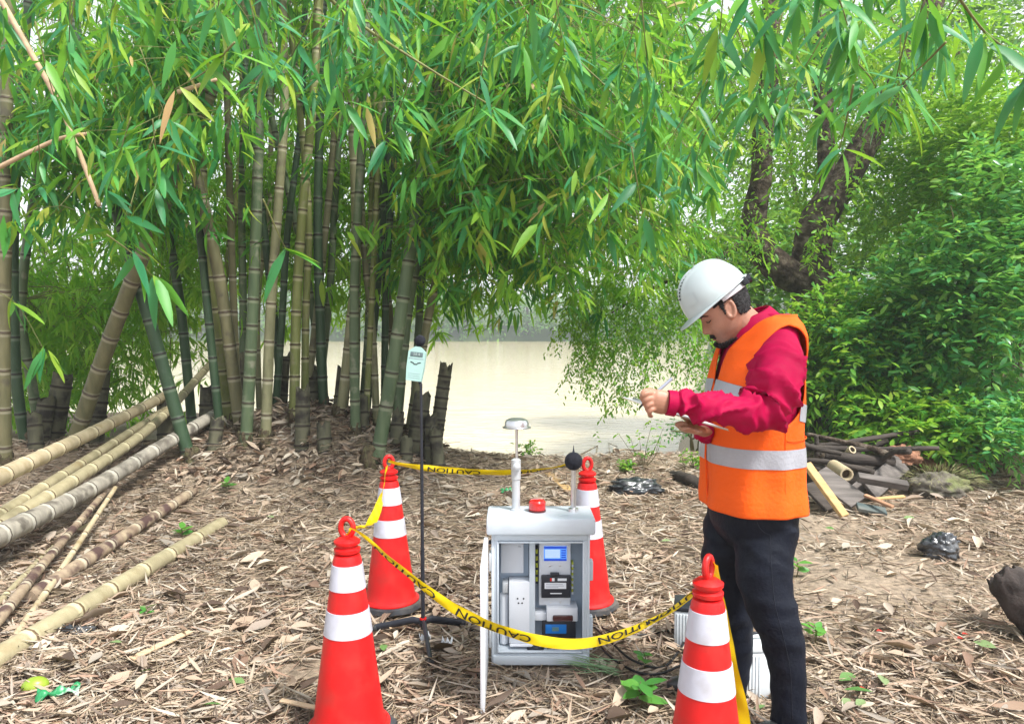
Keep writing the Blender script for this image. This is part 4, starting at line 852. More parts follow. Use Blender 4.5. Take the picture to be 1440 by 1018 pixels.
mbox('keypad_edge', -.036, .036, -.0130, -.0118, .024, .0265, GREYT, mb, 0)
for x, z, r in ((-.016, .006, .3), (.016, .006, -.3), (0, -.001, 0)): mk('button', xf(xf(box(-.009, .009, -.0140, -.0118, -.0022, .0022, .001), Matrix.Translation((x, 0, z)) @ Matrix.Rotation(r, 4, 'Y')), MM), BLK, mb, angle=.5)
for k in range(3): mbox('printed_line', -.028, .028, -.0128, -.0118, -.046 - k * .010, -.0448 - k * .010, GREYT, mb, 0)
mk('microphone_neck', xf(tube([(0, .003, .082), (0, .003, .10)], .009, 12), MM), BLK, met, angle=.6)
mk('foam_ball', xf(ellipsoid((.004, .003, .112), (.026, .026, .027), 24, 14), MM), FOAM, met, angle=None)
mk('mount', tube([tp(592, 542), mc + [0.006, .025, -.06]], .008, 10), BLK, met, angle=.6)

# ================================================================== CASES AND CABLES
CASE = M('case_grey', (0.50, 0.54, 0.57), rough=.5, var=.05); CASEW = M('case_white', (0.66, 0.71, 0.75), rough=.45, var=.04)
def case(label, px, py, w_, d_, h_, yaw, mat, blue):
    g = G(px, py); r_ = thing('battery_case', label, 'equipment case', (0, 0, 0)); mk('body', box(-w_ / 2, w_ / 2, 0, d_, .004, h_, .008), mat, r_, angle=.5)
    for k in range(4): mk('rib', box(-w_ / 2 + .012 + k * .014, -w_ / 2 + .019 + k * .014, -.004, .002, .01, h_ - .012, .001), mat, r_, angle=.5)
    mk('lid', box(-w_ / 2 - .004, w_ / 2 + .004, -.004, d_ + .004, h_ + .0002, h_ + .022, .006), BLK if not blue else mat, r_, angle=.5)
    for z, l_ in ((.10, .05), (.06, .09)) if blue else (): mk('blue_mark', box(.0, l_ * .7, -.0025, -.0005, z, z + .007), BLUE, r_)
    mk('handle', tube(spline([(-w_ * .3, d_ * .5, h_ + .02), (-w_ * .25, d_ * .5, h_ + .05), (w_ * .25, d_ * .5, h_ + .05), (w_ * .3, d_ * .5, h_ + .02)], 12), .006, 8), BLK, r_, angle=None)
    r_.location = (g[0], g[1], float(ground_z(g[0], g[1]))); r_.rotation_euler.z = yaw; return g
case('grey ribbed equipment case with black lid in front of the trouser leg', 985, 912, .24, .16, .19, -.25, CASE, False)
case('white equipment case with blue marks standing behind the trouser legs', 1085, 975, .22, .14, .20, .12, CASEW, True)
CAB = M('cable_rubber', (0.012, 0.012, 0.014), rough=.4, var=.2)
def cable(label, pts, r=.0055, group=None):
    pp = []
    for px, py, lift in pts: 
        g = G(px, py, lift); g = G(px, py, lift + float(ground_z(g[0], g[1]))); pp.append(g)
    o = mk('power_cable', tube(spline(pp, 60), r, 8), CAB, None, angle=None); return tag(o, label, 'cable', group)
cable('black cable looping from the cabinet to the grey case', [(832, 878, .03), (862, 905, .034), (890, 928, .034), (930, 938, .034), (955, 915, .034), (968, 890, .05), (985, 884, .08)])
cable('black cable making the widest loop on the bare soil', [(838, 890, .02), (850, 915, .034), (885, 940, .034), (920, 948, .034), (955, 936, .034), (985, 918, .02), (1010, 905, .04)])
cable('thin black cable lying straight from cabinet towards grey case', [(830, 872, .02), (865, 890, .034), (905, 892, .034), (950, 884, .02), (970, 878, .06)], .004)
for k, pl in enumerate([[(600, 850, .01), (630, 836, .01), (665, 842, .01), (690, 850, .02)], [(598, 862, .01), (632, 850, .01), (660, 858, .012), (692, 866, .02)], [(606, 872, .01), (640, 866, .01), (668, 874, .01), (690, 884, .02)], [(612, 846, .01), (642, 858, .014), (664, 838, .02), (688, 842, .02)], [(620, 884, .01), (650, 880, .01), (672, 892, .01), (688, 898, .02)]]):
    cable('black cable in the tangle between the tripod and the cabinet', pl, .0055, 'cable tangle')
cable('black cable draped over the white case by the trouser leg', [(1066, 898, .215), (1072, 915, .16), (1080, 935, .10), (1084, 945, .06)], .004)
# ================================================================== THE MAN
m, t, b = _nodes('skin'); n_ = _noise(t, 14, 6); r_ = _ramp(t, n_.outputs['Fac'], [(.3, (.32, .145, .09)), (.7, (.42, .21, .14))])
sa = t.nodes.new('ShaderNodeAttribute'); sa.attribute_name = 'stubble'; sx_ = t.nodes.new('ShaderNodeMath'); sx_.operation = 'MULTIPLY'; sx_.inputs[1].default_value = .5; t.links.new(sa.outputs['Fac'], sx_.inputs[0]); sm2 = t.nodes.new('ShaderNodeMix'); sm2.data_type = 'RGBA'; t.links.new(sx_.outputs[0], sm2.inputs['Factor']); t.links.new(r_.outputs[0], sm2.inputs[6]); sm2.inputs[7].default_value = (.09, .06, .05, 1)
t.links.new(sm2.outputs[2], b.inputs['Base Color']); b.inputs['Roughness'].default_value = .5; b.inputs['Subsurface Weight'].default_value = .12; b.inputs['Subsurface Radius'].default_value = (.01, .004, .002)
bn = _noise(t, 220, 4); bp = t.nodes.new('ShaderNodeBump'); bp.inputs['Strength'].default_value = .12; bp.inputs['Distance'].default_value = .003; t.links.new(bn.outputs['Fac'], bp.inputs['Height']); t.links.new(bp.outputs[0], b.inputs['Normal']); SKIN = m
HAIR = M('hair', (0.018, 0.017, 0.018), rough=.7, var=.7, scale=90, bump=.8, bscale=260, stretch=(1, 1, .3))
LIP = M('lip', (.30, .10, .085), rough=.45)
SHIRT = M('shirt_cotton', (0.33, 0.0004, 0.042), rough=.65, spec=.12, var=.06, scale=12, bump=.2, bscale=45)
VEST = M('vest_fabric', (0.80, 0.10, 0.002), rough=.75, var=.05, scale=10, bump=.3, bscale=60)
STRIP = M('vest_reflective', (0.33, 0.34, 0.385), rough=.35, spec=.5, var=.08, scale=14, bump=.2, bscale=90)
PANT = M('trouser_cloth', (0.0045, 0.0065, 0.0135), rough=.6, spec=.16, var=.2, scale=9, bump=.2, bscale=90, sheen=.0)
SEAMM = M('trouser_seam', (0.010, 0.013, 0.021), rough=.7)
SHOE = M('shoe_leather', (0.02, 0.021, 0.024), rough=.35, spec=.5)
foot0 = np.array([0.93, 2.75, 0.0]); man = thing('person', 'man in orange safety vest and dark trousers bending over a clipboard while writing', 'person', foot0)
YAW = math.radians(185); fx_ = np.array([math.cos(YAW), math.sin(YAW), 0]); lx_ = np.array([-math.sin(YAW), math.cos(YAW), 0])
TOR = [(722, 1061, .168, .200), (690, 1060, .172, .206), (640, 1059, .174, .208), (590, 1060, .168, .208), (550, 1063, .160, .208), (515, 1067, .150, .208), (490, 1071, .140, .203), (472, 1077, .122, .182), (458, 1082, .100, .148), (447, 1084, .082, .105)]
tz = np.array([P(q[1], q[0], 2.8)[2] for q in TOR])[::1]; tc_ = np.array([P(q[1], q[0], 2.8) for q in TOR]); o_ = np.argsort(tz)
def torso(th, z, off=0.0):
    """loose torso surface; th 0 = breast bone, +90 deg = his left"""
    g_ = lambda arr: np.interp(z, tz[o_], np.asarray(arr)[o_])
    cx, cy = g_(tc_[:, 0]), g_(tc_[:, 1]); hd, hw = g_([q[2] for q in TOR]) + off, g_([q[3] for q in TOR]) + off
    c, s = np.cos(th), np.sin(th); k = (np.abs(c) ** 2.5 + np.abs(s) ** 2.5) ** (-1 / 2.5); back = np.where(c < 0, .88, 1.0)
    a = hd * k * c * back; bb = hw * k * s
    return np.stack([cx + fx_[0] * a + lx_[0] * bb, cy + fx_[1] * a + lx_[1] * bb, z + 0 * a], -1)
# ---- trousers
def leg(pl, n=28):
    C = spline([P(a, b_, y) for a, b_, y, r in pl], 60); rr = np.interp(np.linspace(0, 1, 60), np.linspace(0, 1, len(pl)), [q[3] for q in pl]); rg = rings_along(C, rr, n, up0=(0, -1, 0)); a = np.linspace(0, 2 * np.pi, n, endpoint=False); ph = R.uniform(0, 6, 3)
    for i in range(60):
        s = i / 59; amp = .0028 + .010 * math.exp(-((s - .12) / .12) ** 2) + .0055 * math.exp(-((s - .47) / .14) ** 2) + .009 * smooth(.78, .98, s)
        w_ = (1 - np.abs(np.sin(s * 21 + 1.3 * np.sin(a + ph[0]) + ph[1]))) ** 2 + .7 * (1 - np.abs(np.sin(s * 34 - 1.6 * np.sin(a * 1 + ph[2])))) ** 2 - .5
        rg[i] = C[i] + (rg[i] - C[i]) * (1 + (amp * w_ / rr[i])[:, None])
    return loft(rg)
Llp = [(1078, 700, 2.73, .105), (1077, 755, 2.71, .112), (1074, 800, 2.68, .103), (1082, 845, 2.65, .090), (1094, 878, 2.63, .082), (1103, 912, 2.62, .073), (1108, 950, 2.61, .063), (1109, 990, 2.61, .060), (1108, 1022, 2.61, .062), (1107, 1046, 2.61, .064)]
Rlp = [(1040, 700, 2.90, .115), (1030, 755, 2.92, .115), (1024, 800, 2.94, .104), (1026, 850, 2.94, .090), (1032, 890, 2.95, .078), (1033, 930, 2.96, .066), (1030, 962, 2.97, .060), (1029, 982, 2.97, .060)]
th = np.linspace(0, 2 * np.pi, 48, endpoint=False)
pel = loft([torso(th, z_, o) for z_, o in ((.66, -.075), (.70, -.04), (.74, -.018), (.78, -.012), (.84, -.012), (.92, -.02), (1.0, -.03))])
V, Fc, N = remesh(join(leg(Llp), leg(Rlp), pel), .0075, 3)
V = V + N * (.003 * (vnoise(V[:, 0] * 14 + V[:, 1] * 9, V[:, 2] * 22 + V[:, 0] * 8, 31) - .5))[:, None]
from mathutils.bvhtree import BVHTree
TBV = BVHTree.FromPolygons([tuple(v) for v in V], Fc)
tro = mk('trousers', (V, Fc), PANT, man, angle=None, fixn=False)
def on_near(pl, lift=.003):
    """thin stitched line lying on the near leg"""
    q_ = []
    for s_ in spline([P(*q) for q in pl], 40):
        d_ = nrm(s_ - [0, 0, CAMZ]); h_ = TBV.ray_cast(Vector((0, 0, CAMZ)), Vector(d_.tolist())); q_.append(np.array(h_[0]) - d_ * .0005 if h_[0] is not None else s_)
    return tube(q_, .0012, 6)
mk('side_seam', on_near([(1083, 752, 2.562), (1085, 800, 2.556), (1090, 850, 2.548), (1104, 905, 2.565), (1112, 950, 2.592), (1114, 1010, 2.625)]), SEAMM, tro, angle=None)
mk('pocket_edge', on_near([(1062, 722, 2.585), (1066, 738, 2.57), (1074, 748, 2.562), (1083, 752, 2.560)]), SEAMM, tro, angle=None)
def shoe(heel, toe, lift):
    L = np.linalg.norm(toe - heel); f = nrm(toe - heel); s = np.cross([0, 0, 1.], f); rg = []; a = np.linspace(0, 2 * np.pi, 20, endpoint=False)
    for u_, w_, h_ in ((0, .018, .03), (.04, .034, .062), (.2, .038, .085), (.4, .040, .082), (.6, .046, .058), (.8, .046, .045), (.93, .034, .036), (1, .010, .018)):
        c = heel + f * L * u_; rg.append(np.stack([c + s * (np.sign(math.cos(q)) * abs(math.cos(q)) ** .7 * w_) + np.array([0, 0, max(math.sin(q), 0) ** .8 * h_ * .72 - (abs(math.sin(q)) ** .4 * .012 if math.sin(q) < 0 else 0) + .014]) for q in a]))
    return loft(rg)
for hl, te in (((1042, 990, 2.98), (938, 985, 2.98)), ((1122, 1060, 2.62), (1010, 1090, 2.52))):
    h0 = P(*hl); t0 = P(*te); h0[2] = t0[2] = .012; mk('shoe', shoe(h0, t0, 0), SHOE, man, angle=.9)
# ---- shirt
def sleeve(pl, amp=1.0, n=44, m=110):
    C = spline([P(a, b_, y) for a, b_, y, r in pl], m); rr = np.interp(np.linspace(0, 1, m), np.linspace(0, 1, len(pl)), [q[3] for q in pl]); rg = rings_along(C, rr, n, up0=(0, 0, 1)); a = np.linspace(0, 2 * np.pi, n, endpoint=False)
    for i in range(m):
        s = i / (m - 1); el = math.exp(-((s - .47) / .13) ** 2); up = math.exp(-((s - .30) / .10) ** 2); fo = smooth(.55, .65, s) * (1 - smooth(.93, .97, s))
        nz = vnoise(a * 1.3 + 3, np.full(n, s * 7), 41) * 2
        w1 = (1 - np.abs(np.sin(s * 30 + 1.1 * np.sin(a - .6) + nz * 1.3))) ** 2.2; w2 = (1 - np.abs(np.sin(s * 17 + 2.0 * np.sin(a + .8) + nz))) ** 2; w3 = (1 - np.abs(np.sin(s * 52 - 1.5 * np.cos(a) + nz * 2))) ** 1.6
        d = amp * (el * (.034 * w1 ** 1.4 + .016 * w3) + up * (.026 * w2 ** 1.4 + .016 * w1) + fo * (.020 * w2 ** 1.4 + .012 * w1) - .009)
        rg[i] = C[i] + (rg[i] - C[i]) * (1 + (d / rr[i])[:, None])
    return loft(rg)
Lsl = [(1092, 474, 2.75, .045), (1097, 488, 2.65, .074), (1096, 514, 2.57, .084), (1088, 548, 2.49, .082), (1073, 578, 2.455, .071), (1040, 579, 2.43, .058), (1000, 573, 2.42, .051), (967, 568, 2.42, .043), (946, 567, 2.42, .039)]
Rsl = [(1050, 465, 2.92, .060), (1046, 490, 3.0, .085), (1040, 540, 3.02, .08), (1030, 592, 3.0, .072), (1010, 606, 2.9, .058), (995, 606, 2.78, .044), (990, 606, 2.72, .040)]
zs = np.concatenate([np.linspace(.86, 1.46, 22), np.linspace(1.475, 1.535, 6)])
core = loft([torso(th, z_, -.016) for z_ in zs])
shirt = mk('shirt', join(core, sleeve(Lsl), sleeve(Rsl, .6)), SHIRT, man, angle=None)
cuf = [(950, 567.6, 2.42, .0425), (938, 566, 2.42, .0415)]
mk('cuff', tube([P(*q[:3]) for q in cuf], [.043, .0415], 28), SHIRT, shirt, angle=.8)
# collar: a folded band round the neck, open at the throat
cc = P(1056, 458, 2.80); ax = nrm(-fx_ * -.30 + np.array([0, 0, .95])); ax = nrm(fx_ * .42 + np.array([0, 0, .9])); cf = nrm(fx_ - ax * np.dot(fx_, ax)); cs = np.cross(ax, cf); rows = []
for r0_, h_ in ((.076, -.01), (.077, .036), (.080, .044), (.085, .039), (.110, -.016), (.115, -.032)):
    aa = np.linspace(.30, 2 * np.pi - .30, 46); ext = np.where(h_ < 0, 1 + .22 * np.exp(-(np.minimum(aa - .3, 2 * np.pi - .3 - aa) / .35) ** 2), 1.0); hh = h_ - (.03 * np.exp(-(np.minimum(aa - .3, 2 * np.pi - .3 - aa) / .4) ** 2) if h_ < 0 and r0_ > .08 else 0)
    rows.append(cc + cf * (np.cos(aa) * r0_ * ext * 1.08)[:, None] + cs * (np.sin(aa) * r0_ * ext)[:, None] + ax * np.broadcast_to(hh, aa.shape)[:, None])
co = mk('collar', loft(rows, cap=False, closed=False), SHIRT, shirt, angle=None); sm_ = co.modifiers.new('s', 'SOLIDIFY'); sm_.thickness = .004
# ---- vest
tv = np.linspace(0, 2 * np.pi, 181)[:-1]; zv = np.linspace(.815, 1.545, 112); TH, ZZ = np.meshgrid(tv, zv); VV = torso(TH, ZZ, .004)
ps = R.uniform(0, 6, 4)
fold = .005 * np.sin(TH * 9 + np.sin(ZZ * 9 + ps[0]) * 1.2) * smooth(1.15, .85, ZZ) + .004 * np.sin(TH * 5 + ZZ * 26 + ps[1]) * smooth(1.0, 1.3, ZZ) + .006 * (vnoise(TH * 3, ZZ * 9, 51) - .5) + .010 * smooth(.93, .82, ZZ)
nrmv = VV - np.stack([np.interp(ZZ, tz[o_], tc_[o_, 0]), np.interp(ZZ, tz[o_], tc_[o_, 1]), ZZ], -1); nrmv = nrm(nrmv); VV = VV + nrmv * fold[..., None]
def vest_keep(TH, ZZ):
    d = torso(TH, ZZ, 0) - np.stack([np.interp(ZZ, tz[o_], tc_[o_, 0]), np.interp(ZZ, tz[o_], tc_[o_, 1]), ZZ], -1); fa = d @ fx_; la = d @ lx_
    arm = (((fa + .005) / .104) ** 2 + ((ZZ - 1.315) / .175) ** 2 < 1) & (np.abs(la) > .10)
    vee = (np.abs(la) < np.maximum((ZZ - 1.25) * .36, 0.0)) & (fa > 0)
    neck = (ZZ > 1.535)
    return ~(arm | vee | neck)
nc = len(tv); nr = len(zv); Fv = []; mid = vest_keep
for i in range(nr - 1):
    zc = (zv[i] + zv[i + 1]) / 2; kp = vest_keep(tv + np.pi / 180, np.full(nc, zc))
    for j in range(nc):
        if kp[j]: k = (j + 1) % nc; Fv.append((i * nc + j, i * nc + k, (i + 1) * nc + k, (i + 1) * nc + j))
me = fastmesh('v', VV.reshape(-1, 3), Fv); bm = bmesh.new(); bm.from_mesh(me)
bmesh.ops.delete(bm, geom=[v for v in bm.verts if not v.link_faces], context='VERTS')
for _ in range(14):                                   # clean cut edges
    new = {}
    for v in bm.verts:
        be = [e for e in v.link_edges if e.is_boundary]
        if len(be) == 2: new[v] = v.co * .5 + (be[0].other_vert(v).co + be[1].other_vert(v).co) * .25
    for v, c in new.items():
        if v.co.z > .83: v.co = c
bm.verts.index_update(); VV2 = np.array([v.co[:] for v in bm.verts]); FV2 = [tuple(v.index for v in f.verts) for f in bm.faces]; bm.free(); bpy.data.meshes.remove(me)
vest = mk('safety_vest', (VV2, FV2), VEST, man, angle=None); sm_ = vest.modifiers.new('s', 'SOLIDIFY'); sm_.thickness = .005; sm_.offset = 1
def strip(z0, z1, tilt=0.0, name='reflective_strip'):
    zz = np.linspace(z0, z1, 6); T2, Z2 = np.meshgrid(tv, zz); Z2 = Z2 + tilt * np.cos(T2); q = torso(T2, Z2, .004)
    f2 = .005 * np.sin(T2 * 9 + np.sin(Z2 * 9 + ps[0]) * 1.2) * smooth(1.15, .85, Z2) + .004 * np.sin(T2 * 5 + Z2 * 26 + ps[1]) * smooth(1.0, 1.3, Z2) + .006 * (vnoise(T2 * 3, Z2 * 9, 51) - .5) + .010 * smooth(.93, .82, Z2)
    nv = nrm(q - np.stack([np.interp(Z2, tz[o_], tc_[o_, 0]), np.interp(Z2, tz[o_], tc_[o_, 1]), Z2], -1)); q = q + nv * (f2 + .0085)[..., None]; kp = vest_keep(tv + np.pi / 180, (z0 + z1) / 2 + tilt * np.cos(tv)); F2 = []
    for i in range(5):
        for j in range(nc):
            if kp[j]: k = (j + 1) % nc; F2.append((i * nc + j, i * nc + k, (i + 1) * nc + k, (i + 1) * nc + j))
    used = sorted({v for f in F2 for v in f}); mp = {v: i for i, v in enumerate(used)}
    mk(name, (q.reshape(-1, 3)[used], [tuple(mp[v] for v in f) for f in F2]), STRIP, vest, angle=None)
strip(.990, 1.058); strip(1.182, 1.245, .048)
def vline(thd, z0, z1): 
    z_ = np.linspace(z0, z1, 24); return torso(np.full(24, math.radians(thd)), z_, .0125)
mk('side_seam', tube(vline(98, .82, 1.13), .0022, 6), VEST, vest, angle=None); mk('front_zip', tube(vline(1, .82, 1.25), .004, 6), VEST, vest, angle=None)
mk('pocket_seam', tube(torso(np.radians(np.linspace(100, 165, 24)), np.full(24, 1.09), .0125), .0018, 6), VEST, vest, angle=None)

# ---- head, neck, hands: one continuous body
hp = math.radians(31); hy = math.radians(176)
f0 = np.array([math.cos(hy), math.sin(hy), 0]); hl_ = np.cross([0, 0, 1.], f0); hf = f0 * math.cos(hp) - np.array([0, 0, math.sin(hp)]); hu = f0 * math.sin(hp) + np.array([0, 0, math.cos(hp)])
ear = P(1025, 435, 2.705); HO = ear - hl_ * .074; HM = np.eye(4); HM[:3, 0], HM[:3, 1], HM[:3, 2], HM[:3, 3] = hf, hl_, hu, HO
hz = [-.120, -.112, -.100, -.085, -.070, -.050, -.025, 0, .022, .05, .09, .115, .130]
hxf = [.060, .078, .089, .084, .088, .086, .087, .086, .094, .094, .074, .045, .004]
hxb = [.020, .0, -.012, -.035, -.05, -.068, -.084, -.094, -.098, -.10, -.084, -.055, -.004]
hw_ = [.020, .036, .048, .058, .065, .070, .074, .075, .076, .077, .067, .044, .004]
def head_pt(th, z, off=0.0):
    a0 = np.interp(z, hz, hxf); b0 = np.interp(z, hz, hxb); w0 = np.interp(z, hz, hw_) + off; xc = (a0 + b0) / 2; aa = (a0 - b0) / 2 + off; c, s = np.cos(th), np.sin(th); k = (np.abs(c) ** 2.35 + np.abs(s) ** 2.35) ** (-1 / 2.35)
    x = xc + aa * k * c; y = w0 * k * s; fr = smooth(.25, .6, c)
    nose = np.interp(z, [-.058, -.050, -.044, -.036, -.026, .0, .018], [0, .010, .022, .027, .023, .010, 0]); ns = np.interp(z, [-.05, -.04, -.02, .02], [.0165, .0155, .011, .009])
    x = x + fr * nose * np.exp(-(y / ns) ** 2)
    for sg in (-1, 1):
        x = x - fr * .010 * np.exp(-((y - sg * .032) / .016) ** 2 - ((z - .002) / .012) ** 2) + fr * .0045 * np.exp(-((y - sg * .032) / .011) ** 2 - ((z + .002) / .007) ** 2) + fr * .004 * np.exp(-((y - sg * .045) / .018) ** 2 - ((z + .033) / .02) ** 2)
    x = x + fr * .005 * np.exp(-(y / .022) ** 2) * (np.exp(-((z + .0655) / .005) ** 2) + np.exp(-((z + .0765) / .005) ** 2)) - fr * .005 * np.exp(-(y / .03) ** 2 - ((z + .0712) / .0022) ** 2) - fr * .004 * np.exp(-(y / .02) ** 2 - ((z + .088) / .005) ** 2)
    return np.stack([x, y, z + 0 * x], -1)
th2 = np.linspace(0, 2 * np.pi, 120, endpoint=False); zh = np.linspace(-.1195, .1295, 110)
headm = xf(loft([head_pt(th2, z_) for z_ in zh]), HM)
def H3(x, y, z): return HM[:3, :3] @ np.array([x, y, z]) + HM[:3, 3]
def hx(y, z):                                          # x of the face at (y, z)
    tt_ = np.linspace(0, 1.5, 200); q = head_pt(tt_ * (1 if y >= 0 else -1), np.full(200, z)); return float(np.interp(abs(y), np.abs(q[:, 1]), q[:, 0]))
ears = []
for sg in (-1, 1):
    e_ = np.linspace(0, 2 * np.pi, 25); ring = np.array([H3(-.004 + .016 * math.cos(q) - .006 * math.sin(q), sg * (.079 + .005 * math.cos(q + 2)), -.002 + .029 * math.sin(q)) for q in e_]); ears.append(tube(ring, .0062, 8, cap=False)); ears.append(ellipsoid(H3(-.002, sg * .075, -.004), (.016, .006, .027), 14, 8, HM[:3, :3])); ears.append(ellipsoid(H3(.004, sg * .077, -.028), (.009, .006, .009), 12, 8, HM[:3, :3]))
nb = P(1075, 478, 2.80); neck = tube(spline([H3(-.02, 0, .0), H3(-.028, 0, -.06), (H3(-.03, 0, -.09) + nb) / 2, nb, nb + [.0, 0, -.1]], 12), np.linspace(.060, .072, 12), 24)
def finger(pts, r): return tube(spline([P(*q) for q in pts], 12), np.concatenate([np.linspace(r, r * .92, 9), [r * .86, r * .7, r * .35]]), 10)
LH = [tube([P(958, 568, 2.42), P(944, 567, 2.42), P(933, 566, 2.42), P(922, 564, 2.42), P(914, 563, 2.42)], [.027, .028, .036, .037, .026], 18, squash=(1.0, .62))]
LH[0] = tube([P(958, 568, 2.42), P(944, 567, 2.42), P(933, 566, 2.42), P(922, 564, 2.42), P(914, 564, 2.42)], [.028, .030, .037, .036, .026], 18, squash=(1.08, .62), up0=(0, 0, 1))
for i in range(4):
    dx, dy = 2.6 * i, 7.6 * i; LH.append(finger([(921 + dx * .6, 553 + dy, 2.425), (911 + dx, 552.5 + dy, 2.405), (903.5 + dx * 1.25, 556.5 + dy, 2.405), (904.5 + dx * 1.25, 562 + dy * .98, 2.42), (910 + dx, 564 + dy * .96, 2.435)], .0102 - .0007 * i))
LH.append(finger([(934, 556, 2.45), (920, 551, 2.455), (908, 550, 2.445), (901, 557, 2.432)], .0112))
RH = [tube([P(1000, 608, 2.76), P(985, 606, 2.70), P(970, 602, 2.64), P(958, 597, 2.60)], [.028, .032, .038, .028], 16, squash=(.5, 1.0), up0=(0, 0, 1))]
for i in range(4): RH.append(finger([(968 + 4 * i, 602 + i, 2.62 - .01 * i), (958 + 5 * i, 602 + 1.2 * i, 2.57 - .012 * i), (962 + 6 * i, 603 + 1.4 * i, 2.50 - .012 * i), (970 + 6 * i, 602 + 1.6 * i, 2.455)], .0095))
RH.append(finger([(975, 596, 2.70), (962, 586, 2.68), (952, 578, 2.66)], .011))
def arm(pl): return tube(spline([P(a, b_, y) for a, b_, y, r in pl], 20), np.interp(np.linspace(0, 1, 20), np.linspace(0, 1, len(pl)), [min(q[3] * .62, .05) for q in pl]), 12)
corebody = loft([torso(th, z_, -.05) for z_ in np.linspace(.75, 1.46, 12)])
V, Fc, N = remesh(join(headm, neck, *ears, *LH, *RH, arm(Lsl), arm(Rsl), corebody, tube([P(a, b_, y) for a, b_, y, r in Llp], .045, 10), tube([P(a, b_, y) for a, b_, y, r in Rlp], .045, 10)), .0034, 2, .45)
bo = mk('body', (V, Fc), SKIN, man, angle=None, fixn=False)
hl2 = (V - HM[:3, 3]) @ HM[:3, :3]; stb = smooth(-.03, -.075, hl2[:, 2]) * smooth(-.03, .02, hl2[:, 0]) * smooth(-.14, -.12, hl2[:, 2]) * (.55 + .45 * (np.abs(hl2[:, 1]) > .02)); stb = np.where(np.linalg.norm(hl2, axis=1) < .16, stb, 0) * (.6 + .6 * vnoise(hl2[:, 0] * 400, hl2[:, 2] * 400 + hl2[:, 1] * 300, 77)); fattr(bo, 'stubble', np.clip(stb, 0, 1))
def patch(name, mask, off, mat, zr, nz=60, jit=.0015):
    zz = np.linspace(zr[0], zr[1], nz); T2, Z2 = np.meshgrid(th2, zz); q = head_pt(T2, Z2, off); kp = mask(q); n = len(th2); q = q + R.normal(0, jit, q.shape); F2 = []
    for i in range(nz - 1):
        for j in range(n):
            k = (j + 1) % n
            if kp[i, j] and kp[i, k] and kp[i + 1, k] and kp[i + 1, j]: F2.append((i * n + j, i * n + k, (i + 1) * n + k, (i + 1) * n + j))
    used = sorted({v for f in F2 for v in f}); mp = {v: i for i, v in enumerate(used)}
    o = mk(name, xf((q.reshape(-1, 3)[used], [tuple(mp[v] for v in f) for f in F2]), HM), mat, man, angle=None); s = o.modifiers.new('s', 'SOLIDIFY'); s.thickness = .005; s.offset = -.6; return o
patch('hair', lambda q: ((q[..., 0] < -.024) & (q[..., 2] > -.045 + .2 * np.maximum(q[..., 0] + .06, 0))) | ((q[..., 2] > .032) & (q[..., 0] < .05)) | ((np.abs(q[..., 0] - .017) < .009) & (q[..., 2] > -.012) & (np.abs(q[..., 1]) > .06)), .0055, HAIR, (-.06, .10))
patch('beard', lambda q: (q[..., 0] > .035) & (q[..., 2] < -.086 - .25 * np.abs(q[..., 1])) | ((q[..., 0] > .02) & (q[..., 2] < -.104)), .0065, HAIR, (-.1195, -.07), 40)
patch('moustache', lambda q: (q[..., 0] > .066) & (np.abs(q[..., 1]) < .030) & (q[..., 2] < -.0535 - .20 * np.abs(q[..., 1])) & (q[..., 2] > -.0625 - .38 * np.abs(q[..., 1])), .0022, HAIR, (-.078, -.05), 40, .0006)
for sg in (-1, 1):
    mk('eyebrow', xf(tube([(hx(sg * y_, z_) + .001, sg * y_, z_) for y_, z_ in ((.012, .016), (.024, .022), (.038, .0225), (.052, .014))], [.0022, .0036, .0034, .0015], 6), HM), HAIR, man, angle=None)
    mk('eyelashes', xf(tube([(hx(sg * y_, z_) + .0006, sg * y_, z_) for y_, z_ in ((.018, -.004), (.026, -.0075), (.036, -.0085), (.048, -.004))], [.001, .0019, .002, .001], 6), HM), HAIR, man, angle=None)
mk('lips', xf(tube([(hx(y_, -.0765) - .0008, y_, -.0765) for y_ in np.linspace(-.02, .02, 9)], np.array([.001, .002, .003, .0036, .004, .0036, .003, .002, .001]), 8), HM), LIP, man, angle=None)

# ================================================================== HARD HAT, CLIPBOARD, PEN
HAT = M('helmet_plastic', (0.46, 0.53, 0.545), rough=.3, spec=.45, var=.03, scale=5, dirt=(0.41, 0.47, 0.48), dscale=6)
hat = thing('hard_hat', 'white vented hard hat worn by the man', 'hard hat', HO)
HT = HM @ np.array(Matrix.Translation((.006, 0, .056)) @ Matrix.Rotation(math.radians(9), 4, 'Y') @ Matrix.Scale(.955, 4))
def hatpt(a, p, off=0.0):
    """p 0 rim .. 1 crown"""
    rx = np.where(np.cos(a) > 0, .132, .135) + off; ry = .113 + off; h = .140 + off; e = p * np.pi / 2
    x = np.cos(a) * rx * np.cos(e) ** .82; y = np.sin(a) * ry * np.cos(e) ** .82; z = h * np.sin(e) ** .95
    ridge = .0075 * (np.exp(-(y / .010) ** 2) + .8 * np.exp(-((np.abs(y) - .034) / .008) ** 2)) * smooth(.25, .5, p); return np.stack([x, y, z + ridge], -1)
ah = np.linspace(0, 2 * np.pi, 96, endpoint=False); rows = []
for e_, z_ in ((.88, -.001), (1.0, -.003)): 
    peak = 1 + .0 * ah; q = hatpt(ah, np.zeros(96)); pk = .010 + .040 * np.maximum(np.cos(ah), 0) ** 2.2 * 1.0; ct = np.stack([np.cos(ah), np.sin(ah), 0 * ah], 1)
    rows.append(q + ct * (pk * (1 if e_ == 1 else .5))[:, None] + np.array([0, 0, 1.]) * (z_ - .010 * np.maximum(np.cos(ah), 0) ** 2 * e_)[:, None])
